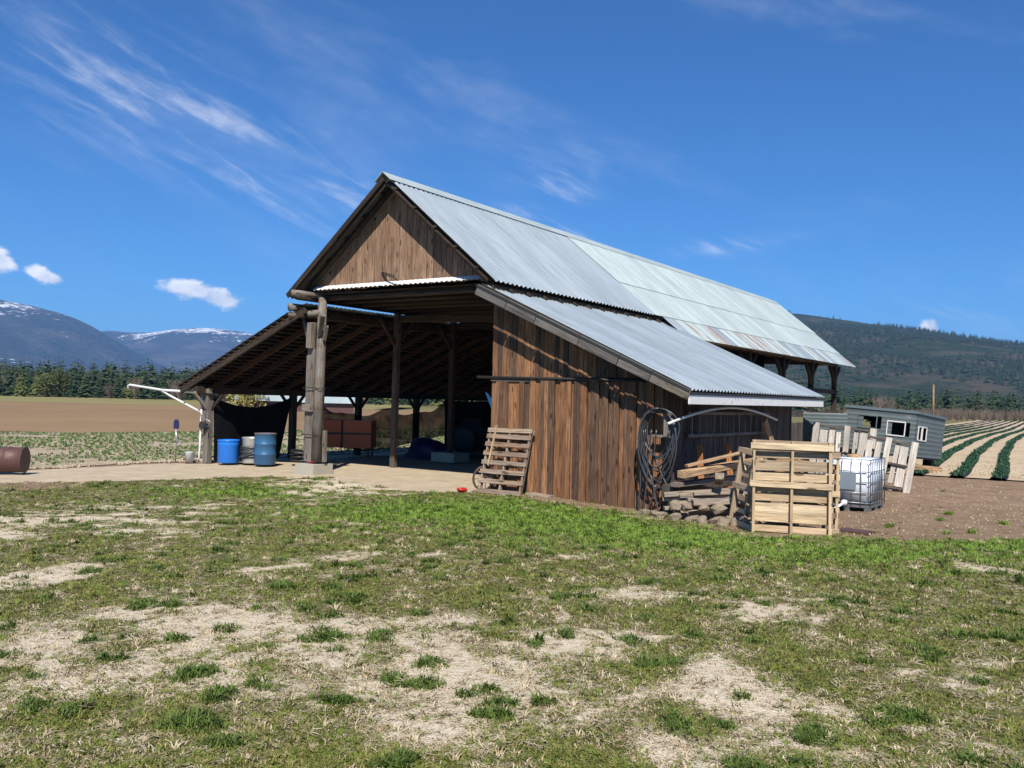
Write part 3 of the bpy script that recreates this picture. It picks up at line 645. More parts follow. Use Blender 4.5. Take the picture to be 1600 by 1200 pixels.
cuts = [0, .16, .31, .52, .70, .84, 1.0]
for i in range(6):
    a0, a1 = cuts[i], cuts[i+1]-.003
    p0 = (US0-.05+(US1-US0+.05)*a0, VS0-.02-.004*(i % 2), ZS0-.085-(ZS0-ZS1)*a0); p1 = (US0-.05+(US1-US0+.05)*a1, VS0-.02-.004*(i % 2), ZS0-.085-(ZS0-ZS1)*a1)
    beam('fascia_board', p0, p1, .035, .235 if i < 5 else .21, M['fascia'] if i < 5 else M['post_wood'], rk)
beam('drip_edge', (US0-.05, VS0-.045, ZS0+.0), (US1, VS0-.045, ZS1+.0), .012, .05, M['dark_metal'], rk)
ef = part('eave_fascia', sh)
for a, b in ((VS0, 2.6), (2.603, 5.9), (5.903, VS1-.02)): beam('fascia_board', (US1-.03, a, ZS1-.155), (US1-.03, b, ZS1-.155), .03, .19, M['white_paint'], ef)
beam('drip_edge', (US1-.02, VS0, ZS1-.035), (US1-.02, VS1, ZS1-.035), .06, .035, M['dark_metal'], ef)
sw = part('side_wall', sh); v = .02
while v < 8.4:
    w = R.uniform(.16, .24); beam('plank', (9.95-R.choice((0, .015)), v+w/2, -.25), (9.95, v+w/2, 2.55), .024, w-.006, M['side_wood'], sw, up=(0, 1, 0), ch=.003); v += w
for v in np.arange(-.3, 9, .9): beam('rafter', (US0+.2, v, ZS0-.17), (US1-.08, v, ZS1-.09), .05, .12, M['dark_wood'], sh)
beam('corner_post', (9.9, 8.5, -.2), (9.9, 8.5, 2.6), .14, .14, M['dark_wood'], sh, up=(1, 0, 0))
iw = part('inner_wall', sh)
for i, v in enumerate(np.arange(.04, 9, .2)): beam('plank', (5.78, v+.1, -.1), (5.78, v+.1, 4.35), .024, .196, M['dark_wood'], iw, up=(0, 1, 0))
for v in np.arange(.2, 8.6, .72): tube('rafter_tail', [(5.5, v, 4.93), (6.12, v, 4.47)], .06, M['dark_wood'], sh, n=7)
beam('valley_board', (6.0, VS0+.1, 4.545), (6.0, V1, 4.545), .05, .14, M['dark_wood'], sh)
#==PART3==
# ------------------------------------------------------------------ things around the barn
def at(u, v, z=0.0, dr=0.0):
    return dict(loc=bw(u, v, z), rz=-T+dr)
def drum(name, label, r, h, body, group=None, ribs=(.33, .66), lip=.012, **k):
    t = top(name, label, 'drum', group=group, **k)
    prof = [(r*.96, .0), (r, .02)]
    for q in ribs: prof += [(r, q*h-.025), (r+lip, q*h-.008), (r+lip, q*h+.008), (r, q*h+.025)]
    prof += [(r, h-.03), (r+.008, h-.02), (r+.008, h), (r*.93, h), (r*.92, h-.03)]
    mesh_obj('body', *lathe_vf(prof, 32), body, t, True); return t
d = drum('plastic_drum', 'bright blue plastic drum standing beside the left lean-to post', .30, .66, M['blue_plastic'], ribs=(.8,), lip=.006, **at(-3.68, .25, .06))
tube('rim', [(.305*math.cos(a), .305*math.sin(a), .63) for a in np.linspace(0, 2*math.pi, 25)], .012, M['blue_plastic'], d, n=6)
d = drum('hose_drum', 'silver metal drum wrapped with black hose between two blue drums', .30, .74, M['silver'], ribs=(), **at(-3.2, .72, .06))
P_ = [((.32+.012*math.sin(a*.7))*math.cos(a), (.32+.012*math.sin(a*.7))*math.sin(a), .12+.34*(a/(2*math.pi*9))+.015*math.sin(a*1.3)) for a in np.linspace(0, 2*math.pi*9, 220)]
tube('wound_hose', P_, .021, M['hose'], d, n=6)
tube('wound_hose', [(.36*math.cos(a), .36*math.sin(a), .30+.14*math.sin(a+.6)) for a in np.linspace(0, 2*math.pi, 40)], .018, M['hose'], d, n=6)
d = drum('steel_drum', 'dark blue steel drum with rusty top rim, nearest to the big corner post', .30, .88, M['blue_steel'], **at(-2.55, .62, .06))
tube('rim', [(.302*math.cos(a), .302*math.sin(a), .875) for a in np.linspace(0, 2*math.pi, 25)], .014, M['rim_rust'], d, n=6)
hc = top('hose_coil', 'black coiled hose lying on the slab behind the big corner post', 'hose', **at(-2.1, 1.7, .06))
tube('coil', [((.34+.06*math.sin(a*2.3))*math.cos(a), (.34+.06*math.sin(a*2.3))*math.sin(a), .03+.36*(a/(2*math.pi*11))+.02*math.sin(a*1.7)) for a in np.linspace(0, 2*math.pi*11, 260)], .028, M['rubber'], hc, n=6)
o = mesh_obj('fuel_can', *join_vf([box_vf(-.12, .12, -.08, .08, 0, .2), box_vf(-.04, .04, -.02, .02, .2, .25)]), M['red']); o.matrix_basis = Matrix.Translation(bw(-1.55, 1.5, .06)); tag(o, 'small red fuel can on the slab left of the corner post', 'can')
# barrel lying on its side at the far left
t = top('rusty_barrel', 'brown rusty barrel lying on its side at the left edge of the slab', 'barrel', loc=(-12.25, 21.3, .36), rz=0)
prof = [(.27, 0), (.30, .01)] + [q for z in (.33, .66) for q in ((.30, z-.03), (.315, z), (.30, z+.03))] + [(.30, .98), (.31, .99), (.31, 1.0), (.27, 1.0)]
mesh_obj('body', *xf(lathe_vf(prof, 32), Matrix.Rotation(.12, 4, 'Z') @ Matrix.Rotation(math.pi/2, 4, 'Y') @ Matrix.Translation((0, 0, -.3))), M['brown_rust'], t, True)
# garden fork with blue grip, bucket
t = top('garden_fork', 'long-handled tool with a blue grip standing upright by the field edge', 'garden tool', loc=(-9.78, 26.2, .0))
tube('shaft', [(0, 0, .0), (.02, 0, .55), (-.01, 0, 1.02)], .017, M['steel'], t, n=8)
mesh_obj('grip', *join_vf([box_vf(-.075, .075, -.02, .02, .98, 1.2), box_vf(-.05, .05, -.025, .025, 1.2, 1.25)]), M['navy'], t)
o = mesh_obj('bucket', *lathe_vf([(.11, 0), (.135, .3), (.145, .31), (.12, .3)], 20), M['white_plastic'], None, True); o.matrix_basis = Matrix.Translation((-9.3, 26.0, .02)); tag(o, 'small white bucket beside the upright garden tool', 'bucket')
# white pipe bracket on the lean-to post
t = top('pipe_bracket', 'white plastic pipe arm reaching out left from the lean-to eave with diagonal strut', 'pipe', **at(0, 0, 0))
tube('arm', [(-8.02, -.15, 2.10), (-8.03, -.15, 2.21), (-7.95, -.15, 2.24), (-6.3, -.14, 2.10), (-4.62, -.13, 2.06)], .038, M['pvc'], t, n=9)
tube('strut', [(-6.32, -.14, 2.07), (-5.9, -.14, 1.93), (-4.5, -.13, 1.50)], .03, M['pvc'], t, n=9)
tube('downpipe', [(-4.42, -.14, 1.95), (-4.46, -.14, .5), (-4.47, -.14, .16), (-4.62, -.16, .10)], .03, M['pvc'], t, n=9)
t = top('hanging_box', 'small dark metal box on wire hooked to the lean-to post', 'box', **at(-4.3, -.14, 1.1))
mesh_obj('housing', *xf(box_vf(-.11, .13, -.09, .03, -.08, .1), Matrix.Rotation(.3, 4, 'Y')), M['dark_metal'], t)
tube('hook', [(-.08, -.03, .12), (-.1, -.05, .34), (.02, -.03, .42), (.1, -.06, .2), (.34, -.06, .14), (.26, -.06, -.02), (.1, -.06, .0)], .011, M['steel'], t, n=5)
# shade cloths
def drape(name, label, pts_top, pts_bot, mat, n=26, m_=14, fold=.05, sag=.12, cat='shade cloth', seed=1):
    rr = random.Random(seed); ph = [rr.uniform(0, 6) for _ in range(4)]; V = []; F = []
    def lerp(pl, t):
        k = min(int(t*(len(pl)-1)), len(pl)-2); f = t*(len(pl)-1)-k; return Vector(pl[k]).lerp(Vector(pl[k+1]), f)
    for j in range(m_+1):
        for i in range(n+1):
            s = i/n; q = j/m_; a = lerp(pts_top, s); b = lerp(pts_bot, s); p_ = a.lerp(b, q)
            w = fold*(math.sin(s*17+ph[0])+.6*math.sin(s*31+q*3+ph[1]))*(.25+q*.75)
            V.append((p_.x+w, p_.y+w*.3, p_.z-sag*math.sin(math.pi*s*(len(pts_top)-1))**2*(1-q)))
    for j in range(m_):
        for i in range(n): k = j*(n+1)+i; F.append((k, k+1, k+n+2, k+n+1))
    o = mesh_obj(name, V, F, mat, None, True); o.matrix_basis = Matrix.Translation(bw(0, 0, 0)) @ Matrix.Rotation(-T, 4, 'Z'); tag(o, label, cat); return o
drape('shade_cloth', 'black shade cloth hung between the first two lean-to posts behind the drums', [(-4.2, .1, 1.9), (-4.2, 1.6, 1.62), (-4.2, 3.1, 1.98)], [(-4.2, .15, .08), (-4.2, 1.6, .06), (-4.15, 2.55, .06)], M['black_cloth'], seed=2, sag=.05)
drape('shade_net', 'see-through brown netting sagging between posts in the middle of the lean-to', [(-4.1, 4.0, 1.9), (-4.1, 5.4, 1.45), (-4.1, 7.4, 1.62), (-4.1, 9.3, 1.5), (-4.1, 10.8, 1.9)], [(-4.1, 4.2, .5), (-4.0, 6.2, .15), (-4.0, 8.0, .25), (-4.0, 9.6, .5), (-4.0, 10.8, .6)], M['net'], n=50, seed=3, fold=.06, sag=.16)
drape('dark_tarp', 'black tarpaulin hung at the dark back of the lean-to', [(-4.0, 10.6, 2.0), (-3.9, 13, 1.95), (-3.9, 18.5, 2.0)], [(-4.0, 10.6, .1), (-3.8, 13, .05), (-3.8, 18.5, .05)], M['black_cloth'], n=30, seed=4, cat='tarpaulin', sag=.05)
drape('bay_end_blackout', 'added black sheet that keeps the far end of the bay dark', [(-4.2, 18.8, 4.3), (0, 18.8, 4.6), (5.8, 18.8, 4.6)], [(-4.2, 18.8, .05), (0, 18.8, .05), (5.8, 18.8, .05)], M['black_cloth'], n=30, seed=6, cat='tarpaulin', sag=.0)  # blocker added only so the far end of the bay reads black
drape('blue_tarp', 'blue tarpaulin corner showing at the edge of the boarded shed wall', [(4.9, .9, 2.25), (5.65, .5, 2.1)], [(5.45, .75, 1.35), (5.68, .5, 1.25)], M['blue_tarp'], n=6, m_=6, fold=.03, seed=5, cat='tarpaulin')
# orange bin trailer
t = top('orange_bin', 'orange steel bin on legs standing inside the lean-to behind the corner post', 'bin', **at(-3.45, 4.7, .06, .55))
for sx in (-1, 1):
    mesh_obj('panel', *xf(box_vf(-.46, .46, -.42, .42, .32, 1.2), Matrix.Translation((sx*.49, 0, 0))), M['orange'], t)
    for sy in (-1, 1): beam('leg', (sx*.85, sy*.35, 0), (sx*.85, sy*.35, .34), .06, .06, M['dark_metal'], t)
beam('strap', (-.98, -.44, .78), (.98, -.44, .78), .02, .06, M['dark_metal'], t)
beam('strap', (0, -.43, .3), (0, -.43, 1.22), .1, .03, M['dark_metal'], t, up=(1, 0, 0))
tube('crank', [(-.7, -.4, 1.2), (-.7, -.45, 1.42), (-.55, -.45, 1.5), (-.5, -.45, 1.4)], .025, M['steel'], t, n=6)
# heaps and machines in the dark
t = top('tarped_heap', 'navy blue tarpaulin heap on the floor behind the middle post', 'heap', **at(-1.9, 7.0, .05)); mesh_obj('cover', *rock_vf(.95, .7, .6, 5, 3), M['navy'], t, True)
t = top('farm_machine', 'dark farm machine with red hood parked deep in the lean-to', 'machine', **at(-1.6, 10.3, .05, .3))
mesh_obj('body', *join_vf([box_vf(-1.3, 1.0, -.5, .5, .35, .95), box_vf(-1.0, -.2, -.42, .42, .95, 1.25)]), M['interior'], t)
mesh_obj('hood', *xf(box_vf(.2, 1.0, -.46, .46, .96, 1.45), Matrix.Identity(4)), M['red'], t)
for sx, r_ in ((-.8, .5), (.8, .36)):
    for sy in (-1, 1): mesh_obj('wheel', *xf(lathe_vf([(r_*.5, -.1), (r_*.9, -.12), (r_, -.06), (r_, .06), (r_*.9, .12), (r_*.5, .1)], 20), Matrix.Translation((sx, sy*.62, r_)) @ Matrix.Rotation(math.pi/2, 4, 'X')), M['rubber'], t, True)
for k, (u_, v_, l_) in enumerate(((-.9, 7.6, 1.6), (.7, 8.4, 1.3), (1.8, 9.2, 1.5))):
    o = beam('floor_timber', bw(u_, v_, .13+.02*k), bw(u_+l_, v_-.5, .13), .18, .14, M['dark_wood']); tag(o, ['dark timber lying on the barn floor beside the navy heap', 'short dark timber on the barn floor by the block-footed post', 'dark timber on the barn floor deepest in the bay'][k], 'timber')
# wheel and leaning pallet at the shed front
def pallet(name, label, loc, rot, W_, H_, mat, nd_=8, stick=False, back=3, group=None, bw_=.1, gap_seed=1, bottoms=(.0, .5, 1.0)):
    """standing pallet: stringers run up (Z), deck boards across (X); front (-Y) carries the bottom boards"""
    t = top(name, label, 'pallet', loc=loc, group=group); t.rotation_euler = rot; rr = random.Random(gap_seed)
    for i in range(back):
        x = -W_/2+.03+(W_-.06)*i/(back-1); beam('stringer', (x, 0, 0), (x+rr.uniform(-.008, .008), 0, H_), .042, .095, mat, t, up=(0, 1, 0), ch=.004)
    for i in range(nd_):
        z = bw_/2+(H_-bw_)*i/(nd_-1)+rr.uniform(-.012, .012); h = bw_*rr.choice((.85, 1, 1, 1.3)); 
        beam('deck_board', (-W_/2-.01, .058, z), (W_/2+.01, .058, z+rr.uniform(-.012, .012)), .02, h, mat, t, ch=.003)
    for q in bottoms:
        z = .05+(H_-.1)*q; beam('bottom_board', (-W_/2-.03, -.058, z), (W_/2+.02, -.058, z+rr.uniform(-.012, .012)), .02, .1, mat, t, ch=.003)
    return t
lean = math.radians(-17)
t = pallet('leaning_pallet', 'weathered brown pallet leaning against the front shed wall', bw(6.42, -.62, .0), (lean, 0, -T), 1.12, 1.48, M['pallet_old'], nd_=2, gap_seed=4, bottoms=(0, .165, .32, .47, .62, .77, .9, 1.0))
beam('loose_stick', (-.38, -.09, .62), (-.36, -.09, 1.55), .05, .025, M['pallet'], t, up=(1, 0, 0))
t = top('cart_wheel', 'rusty spoked wheel standing at the shed corner behind the leaning pallet', 'wheel', **at(5.86, -.36, .30, .9))
mesh_obj('rim', *xf(tube_vf([(.28*math.cos(a), 0, .28*math.sin(a)) for a in np.linspace(0, 2*math.pi, 29)], .025, 6), Matrix.Identity(4)), M['brown_rust'], t, True)
for k in range(8): a = k*math.pi/4; tube('spoke', [(0, 0, 0), (.28*math.cos(a), 0, .28*math.sin(a))], .012, M['rim_rust'], t, n=5)
o = mesh_obj('red_rag', *rock_vf(.12, .1, .06, 9, 2), M['red'], None, True); o.matrix_basis = Matrix.Translation(bw(5.65, -.95, .08)); tag(o, 'crumpled red rag on the ground left of the leaning pallet', 'rag')
o = beam('flat_board', bw(6.95, -.22, .03), bw(7.5, -.22, .0), .3, .07, M['lumber']); tag(o, 'flat pale board on the ground right of the leaning pallet', 'board')
# hose hanging on the shed corner
t = top('hanging_hose', 'big loop of black irrigation hose hanging from a bracket on the shed corner', 'hose', **at(9.95, -.1, 0))
beam('bracket', (-.2, -.16, 1.90), (.28, -.16, 1.90), .1, .05, M['post_wood'], t); beam('bracket', (.18, -.16, 1.42), (.18, -.16, 1.9), .06, .09, M['post_wood'], t, up=(1, 0, 0)); beam('bracket', (-.12, -.1, 1.42), (.35, -.1, 1.42), .1, .05, M['post_wood'], t)
rr = random.Random(3)
for k in range(9):
    cx, wx, zt_, zb_ = rr.uniform(.0, .14), rr.uniform(.30, .47), 1.93+rr.uniform(-.03, .05), rr.uniform(.35, 1.1)
    yy = -.2-rr.uniform(0, .14); pts = []
    for a in np.linspace(0, 2*math.pi, 36):
        s = math.sin(a); c_ = math.cos(a); zc = (zt_+zb_)/2; hz = (zt_-zb_)/2
        pts.append((cx+wx*s*(.85+.15*c_)+rr.uniform(-.008, .008), yy+.05*math.sin(a*2+k), zc+hz*c_))
    tube('hose_loop', pts, .017, M['hose'], t, n=6)
for k, (x0, x1) in enumerate(((-.28, -.3), (-.1, -.2), (.02, .5), (-.2, .15), (.3, -.12))):
    pts = [(x0, -.2-.03*k, 1.55), (x0-.05, -.25, 1.0), ((x0+x1)/2, -.28, .5), (x1, -.35, .02-.13)]
    P2 = []
    for i in range(len(pts)-1):
        for q in np.linspace(0, 1, 7)[:-1]: P2.append(Vector(pts[i]).lerp(Vector(pts[i+1]), q))
    P2.append(Vector(pts[-1])); tube('hose_tail', P2, .017, M['hose'], t, n=6)
# bent pipe and ladder on the side wall
o = tube('bent_pipe', [bw(10.42, v, z) for v, z in zip(np.linspace(-.8, 5.8, 26), [1.62+.39*math.sin(math.pi*(.06+.86*k/25)) for k in range(26)])], .028, M['pvc'], None, n=8); tag(o, 'long bent pale pipe arching under the shed eave', 'pipe')
t = top('ladder', 'grey wooden ladder hung sideways on the shed side wall under the eave', 'ladder', **at(0, 0, 0))
for z in (1.40, 1.88): beam('rail', (10.06, 1.0, z), (10.06, 6.35, z-.02), .04, .07, M['post_wood'], t)
for k in range(13): v = 1.2+k*.41; beam('rung', (10.06, v, 1.38), (10.06, v, 1.9), .035, .045, M['post_wood'], t, up=(0, 1, 0))
for k, v in enumerate((1.4, 3.1)):
    o = beam('stake', bw(10.25, v, .1), bw(10.15, v, 1.2), .13, .06, M['orange_post']); tag(o, ['orange-brown stake leaning on the side wall, nearer the hose', 'orange-brown stake leaning on the side wall, nearer the pallets'][k], 'stake')
o = beam('plank_stub', bw(10.35, 5.9, .9), bw(10.3, 5.2, 1.72), .07, .22, M['lumber_tan']); tag(o, 'tan plank end leaning up at the right end of the side wall', 'plank')
# lumber bench and wood pile
lum = [((10.6, -.55, .72), (11.25, 2.6, .92), .2, .14, 'lumber_tan', 'thick tan beam lying on top of the wood pile'), ((10.55, -.2, .86), (11.6, 1.7, 1.26), .11, .05, 'lumber_tan', 'thin tan board slanting up towards the pallets'),
       ((10.5, -.6, .52), (10.9, 1.8, .55), .2, .09, 'lumber', 'grey plank just under the tan beam of the wood pile'), ((10.45, -1.0, .36), (11.7, -.35, .50), .22, .08, 'lumber', 'long pale plank in the upper middle of the wood pile'),
       ((10.4, -.95, .27), (11.75, -.30, .40), .2, .06, 'lumber', 'second long plank below the pale one in the wood pile'), ((10.7, -1.05, .22), (11.9, -.2, .30), .24, .07, 'lumber', 'wide grey plank in the middle of the wood pile'),
       ((11.1, -1.2, .28), (11.9, -.6, .34), .2, .1, 'lumber', 'short weathered offcut on the right of the wood pile'), ((10.5, -1.1, .12), (11.4, -.4, .2), .14, .06, 'lumber', 'narrow plank low on the left of the wood pile'),
       ((11.5, -.9, .78), (11.1, .1, .58), .16, .12, 'lumber', 'short timber stub poking out under the tan beam'), ((11.95, -.9, .98), (11.7, -.2, .82), .18, .14, 'pallet', 'pale cut block wedged beside the front pallet'),
       ((10.3, -.5, .4), (10.5, 2.8, .42), .25, .2, 'side_wood', 'dark beam at the back of the wood pile against the wall')]
for k in range(8):
    u0 = 10.5+R.uniform(0, .5); z0 = .02+.055*k
    lum.append(((u0, -.85+R.uniform(-.15, .2), z0), (u0+1.1+R.uniform(-.2, .3), -.2+R.uniform(-.2, .3), z0+R.uniform(0, .08)), R.uniform(.12, .22), R.uniform(.04, .08), 'lumber', 'one of the grey split boards stacked inside the wood pile'))
for k, (a, b, w, h, mt, lab) in enumerate(lum):
    o = beam('lumber', bw(*a), bw(*b), w, h, M[mt], jit=.006, n=2); tag(o, lab, 'lumber', 'boards of the wood pile')
spots = [(10.55, -1.35), (10.85, -1.42), (11.15, -1.38), (11.0, -1.2), (11.4, -1.45), (11.62, -1.3), (10.75, -1.15), (11.3, -1.15), (11.8, -1.5), (10.35, -1.15), (11.55, -1.05), (10.2, -1.3), (11.95, -1.25)]
for k, (u_, v_) in enumerate(spots):
    lay = .0 if k not in (3, 6, 7, 10) else .2
    rr = random.Random(k); p_ = bw(u_, v_); o = mesh_obj('firewood', *rock_vf(rr.uniform(.10, .17), rr.uniform(.09, .13), rr.uniform(.07, .11), 40+k, 2), M['log_end'], None)
    o.matrix_basis = Matrix.Translation((p_.x, p_.y, gh(p_.x, p_.y)+.06+lay)) @ Euler((rr.uniform(-.4, .4), rr.uniform(-.3, .3), rr.uniform(0, 3))).to_matrix().to_4x4(); tag(o, 'rough chunk of firewood or stone at the foot of the wood pile', 'firewood', 'chunks at the foot of the wood pile')
for k in range(5):
    rr = random.Random(90+k); p_ = bw(9.9+.22*k, -.75-.12*k+rr.uniform(-.1, .1)); o = mesh_obj('pale_stone', *rock_vf(.10, .07, .04, 70+k, 1), M['rock'], None)
    o.matrix_basis = Matrix.Translation((p_.x, p_.y, gh(p_.x, p_.y)+.03)); tag(o, 'small pale stone below the hanging hose', 'stone', 'stones below the hose')
# pallets beside the pile
rzp = -.28
p_ = Vector((4.56, 14.5, 0)); t = pallet('front_pallet', 'new pale pallet standing upright at the front of the pallet row', (p_.x, p_.y, gh(p_.x, p_.y)-.01), (math.radians(-4), 0, rzp), 1.24, 1.5, M['pallet'], nd_=9, gap_seed=8, bottoms=(.53, .97), bw_=.13)
t = pallet('second_pallet', 'pale pallet standing just behind the front pallet, showing at its right edge', (4.78, 14.85, gh(4.8, 14.8)-.01), (math.radians(-5), 0, rzp-.10), 1.26, 1.34, M['pallet'], nd_=8, gap_seed=11)
t = pallet('edge_pallet', 'pale pallet seen nearly edge-on between the wood pile and the front pallet', (4.08, 15.55, gh(4.0, 15.5)-.01), (math.radians(-8), math.radians(3), rzp-1.08), 1.1, 1.36, M['pallet'], nd_=7, gap_seed=14)
t = pallet('tilted_pallet', 'tan pallet tilted outward at the right end of the pallet row', (4.86, 15.35, gh(4.9, 15.2)-.02), (math.radians(-4), math.radians(7), rzp-.35), 1.05, 1.2, M['lumber_tan'], nd_=6, gap_seed=17)
o = beam('ground_board', (5.55, 15.0, gh(5.5, 15)+.05), (5.95, 14.75, gh(6, 14.8)+.02), .3, .05, M['brown_rust']); tag(o, 'rusty brown board on the dirt right of the pallets', 'board')
# IBC tote
ib = top('ibc_tote', 'white plastic tank in a grey metal cage standing on the dirt yard', 'tank', loc=(7.72, 20.1, gh(7.7, 20.1)), rz=-math.radians(36))
mesh_obj('base', *join_vf([box_vf(-.5, .5, -.6, .6, .10, .15)] + [box_vf(x-.06, x+.06, y-.07, y+.07, 0, .10) for x in (-.43, 0, .43) for y in (-.52, 0, .52)]), M['galv'], ib)
bm = bmesh.new(); bmesh.ops.create_cube(bm, size=1); bmesh.ops.scale(bm, vec=(.95, 1.14, .98), verts=bm.verts); bmesh.ops.bevel(bm, geom=bm.edges[:], offset=.07, segments=3, affect='EDGES')
bmesh.ops.translate(bm, vec=(0, 0, .66), verts=bm.verts); me = bpy.data.meshes.new('bottle'); bm.to_mesh(me); bm.free(); me.shade_smooth(); me.materials.append(M['ibc']); o = bpy.data.objects.new('bottle', me); COL.objects.link(o); o.parent = ib
cg = []
for z in (.20, .42, .65, .88, 1.14): cg.append(tube_vf([(-.5, -.6, z), (.5, -.6, z), (.5, .6, z), (-.5, .6, z), (-.5, -.6, z)], .012, 6))
for x in np.linspace(-.5, .5, 6):
    for y in (-.6, .6): cg.append(tube_vf([(x, y, .12), (x, y, 1.15)], .012, 6))
for y in np.linspace(-.6, .6, 7):
    for x in (-.5, .5): cg.append(tube_vf([(x, y, .12), (x, y, 1.15)], .012, 6))
mesh_obj('cage', *join_vf(cg), M['galv'], ib, True)
mesh_obj('label_plate', *box_vf(-.28, .2, -.622, -.614, .48, .86), M['label_grey'], ib)
mesh_obj('lid', *xf(lathe_vf([(.09, 0), (.09, .05), (.07, .06)], 18), Matrix.Translation((.05, 0, 1.14))), M['dark_metal'], ib, True)
vl = mesh_obj('valve', *xf(lathe_vf([(.05, 0), (.05, .14), (.065, .15), (.065, .2)], 16), Matrix.Translation((0, -.6, .2)) @ Matrix.Rotation(math.pi/2, 4, 'X')), M['white_plastic'], ib, True)
tube('outlet_hose', [(0, -.78, .2), (-.08, -.95, .12), (-.2, -1.05, .03), (-.35, -1.0, .02)], .03, M['white_plastic'], ib, n=8)
t = top('tank_top_clutter', 'tan rag and dark hose lying on top of the caged tank', 'rag', loc=(7.72, 20.1, gh(7.7, 20.1)+1.17), rz=-.7)
mesh_obj('rag', *rock_vf(.16, .12, .07, 3, 2), M['lumber_tan'], t, True); tube('hose_piece', [(-.35, .1, .02), (-.2, -.1, .08), (-.05, .05, .04), (-.3, .2, .03)], .022, M['rubber'], t, n=6)
# grey pallets behind the tote
def rack(label, loc, rot, W_, H_, nb, seed):
    t = top('grey_rack', label, 'pallet', loc=loc, group='grey pallets behind the tank'); t.rotation_euler = rot; rr = random.Random(seed)
    for i in range(nb):
        x = -W_/2+W_*i/(nb-1); w = rr.choice((.12, .15, .2)) if i not in (0, nb-1) else .17; dy = -.05 if i in (0, nb//2, nb-1) else .05; z0 = 0 if dy < 0 else rr.uniform(.0, .5)
        beam('slat', (x, dy, z0), (x+rr.uniform(-.03, .03), dy, H_-(0 if dy < 0 else rr.uniform(0, .2))), .025, w, M['pallet_grey'], t, up=(1, 0, 0) if False else (0, 1, 0) if False else (1, 0, 0), ch=.004)
    for q in (.12, .55, .96): beam('rail', (-W_/2-.03, 0, H_*q), (W_/2+.03, 0, H_*q+rr.uniform(-.02, .02)), .05, .06, M['side_wood'], t)
rack('weathered grey pallet leaning behind the caged tank, nearer the shed', (9.0, 24.6, gh(9, 24)-.02), (math.radians(-14), math.radians(5), -.36), 1.45, 1.75, 8, 21)
rack('weathered grey pallet leaning behind the caged tank, nearer the camper', (9.8, 23.8, gh(9.7, 23.6)-.02), (math.radians(-16), math.radians(9), -.42), 1.3, 1.5, 7, 23)
# ribbed sheet screen behind the shed
t = top('ribbed_screen', 'grey ribbed metal screen standing between the shed and the grey pallets', 'screen', **at(10.35, 9.6, -.1, .15))
n = 60; V = []; F = []
for i in range(n+1):
    z = 2.0*i/n; yv = .012*math.cos(2*math.pi*z/.1)
    V += [(-.35, yv, z), (.85, yv, z)]
for i in range(n): F.append((2*i, 2*i+1, 2*i+3, 2*i+2))
mesh_obj('sheet', V, F, M['siding'], t, True); beam('post', (-.3, .06, 0), (-.3, .06, 2.05), .08, .08, M['post_wood'], t, up=(1, 0, 0)); beam('post', (.78, .06, 0), (.78, .06, 2.05), .08, .08, M['post_wood'], t, up=(1, 0, 0))
# old camper
cp_ = top('camper', 'old grey ribbed camper body with empty windows tilted on blocks', 'camper', loc=(13.05, 29.2, -.1)); cp_.rotation_euler = (math.radians(-3.5), math.radians(4.0), math.radians(-40))
# local: corner at origin; long side runs -X (towards barn), end runs +Y
def ribbed(name, w, h, mat, parent, holes=()):
    """wall in XZ plane, x 0..w, z 0..h, horizontal ribs, rectangular holes (x0,x1,z0,z1)"""
    xs_ = sorted({0, w} | {a for q in holes for a in q[:2]}); V = []; F = []
    zs = sorted(set([round(k*.05, 3) for k in range(int(h/.05)+1)] + [h] + [a for q in holes for a in q[2:]]))
    for z in zs:
        for x in xs_: V.append((x, -.014*(.5+.5*math.cos(2*math.pi*z/.15)), z))
    nx_ = len(xs_)
    for j in range(len(zs)-1):
        for i in range(nx_-1):
            xm = (xs_[i]+xs_[i+1])/2; zm = (zs[j]+zs[j+1])/2
            if any(a < xm < b and c < zm < d for a, b, c, d in holes): continue
            F.append((j*nx_+i, j*nx_+i+1, (j+1)*nx_+i+1, (j+1)*nx_+i))
    return mesh_obj(name, V, F, mat, parent)
HB = .62; LX = 2.3; LYc = 3.4; HH = 1.42
o = ribbed('side_panel', LX, HH, M['siding'], cp_, holes=((.6, 1.2, .78, 1.2), (1.55, 2.12, .62, 1.08))); o.matrix_basis = Matrix.Translation((-LX, 0, HB))
o = ribbed('end_panel', LYc, HH, M['siding'], cp_, holes=((.25, .62, .55, 1.0), (.72, 1.2, .55, 1.0))); o.matrix_basis = Matrix.Translation((0, 0, HB)) @ Matrix.Rotation(math.pi/2, 4, 'Z')
o = ribbed('side_panel', LX, HH, M['siding'], cp_); o.matrix_basis = Matrix.Translation((-LX, LYc, HB))
o = ribbed('end_panel', LYc, HH, M['siding'], cp_, holes=((.5, 2.6, .5, 1.1),)); o.matrix_basis = Matrix.Translation((-LX, 0, HB)) @ Matrix.Rotation(math.pi/2, 4, 'Z')
mesh_obj('roof', *box_vf(-LX-.05, .05, -.05, LYc+.05, HB+HH-.02, HB+HH+.07), M['siding_dark'], cp_)
mesh_obj('floor', *box_vf(-LX+.02, -.02, .02, LYc-.02, HB-.06, HB), M['dark_metal'], cp_)
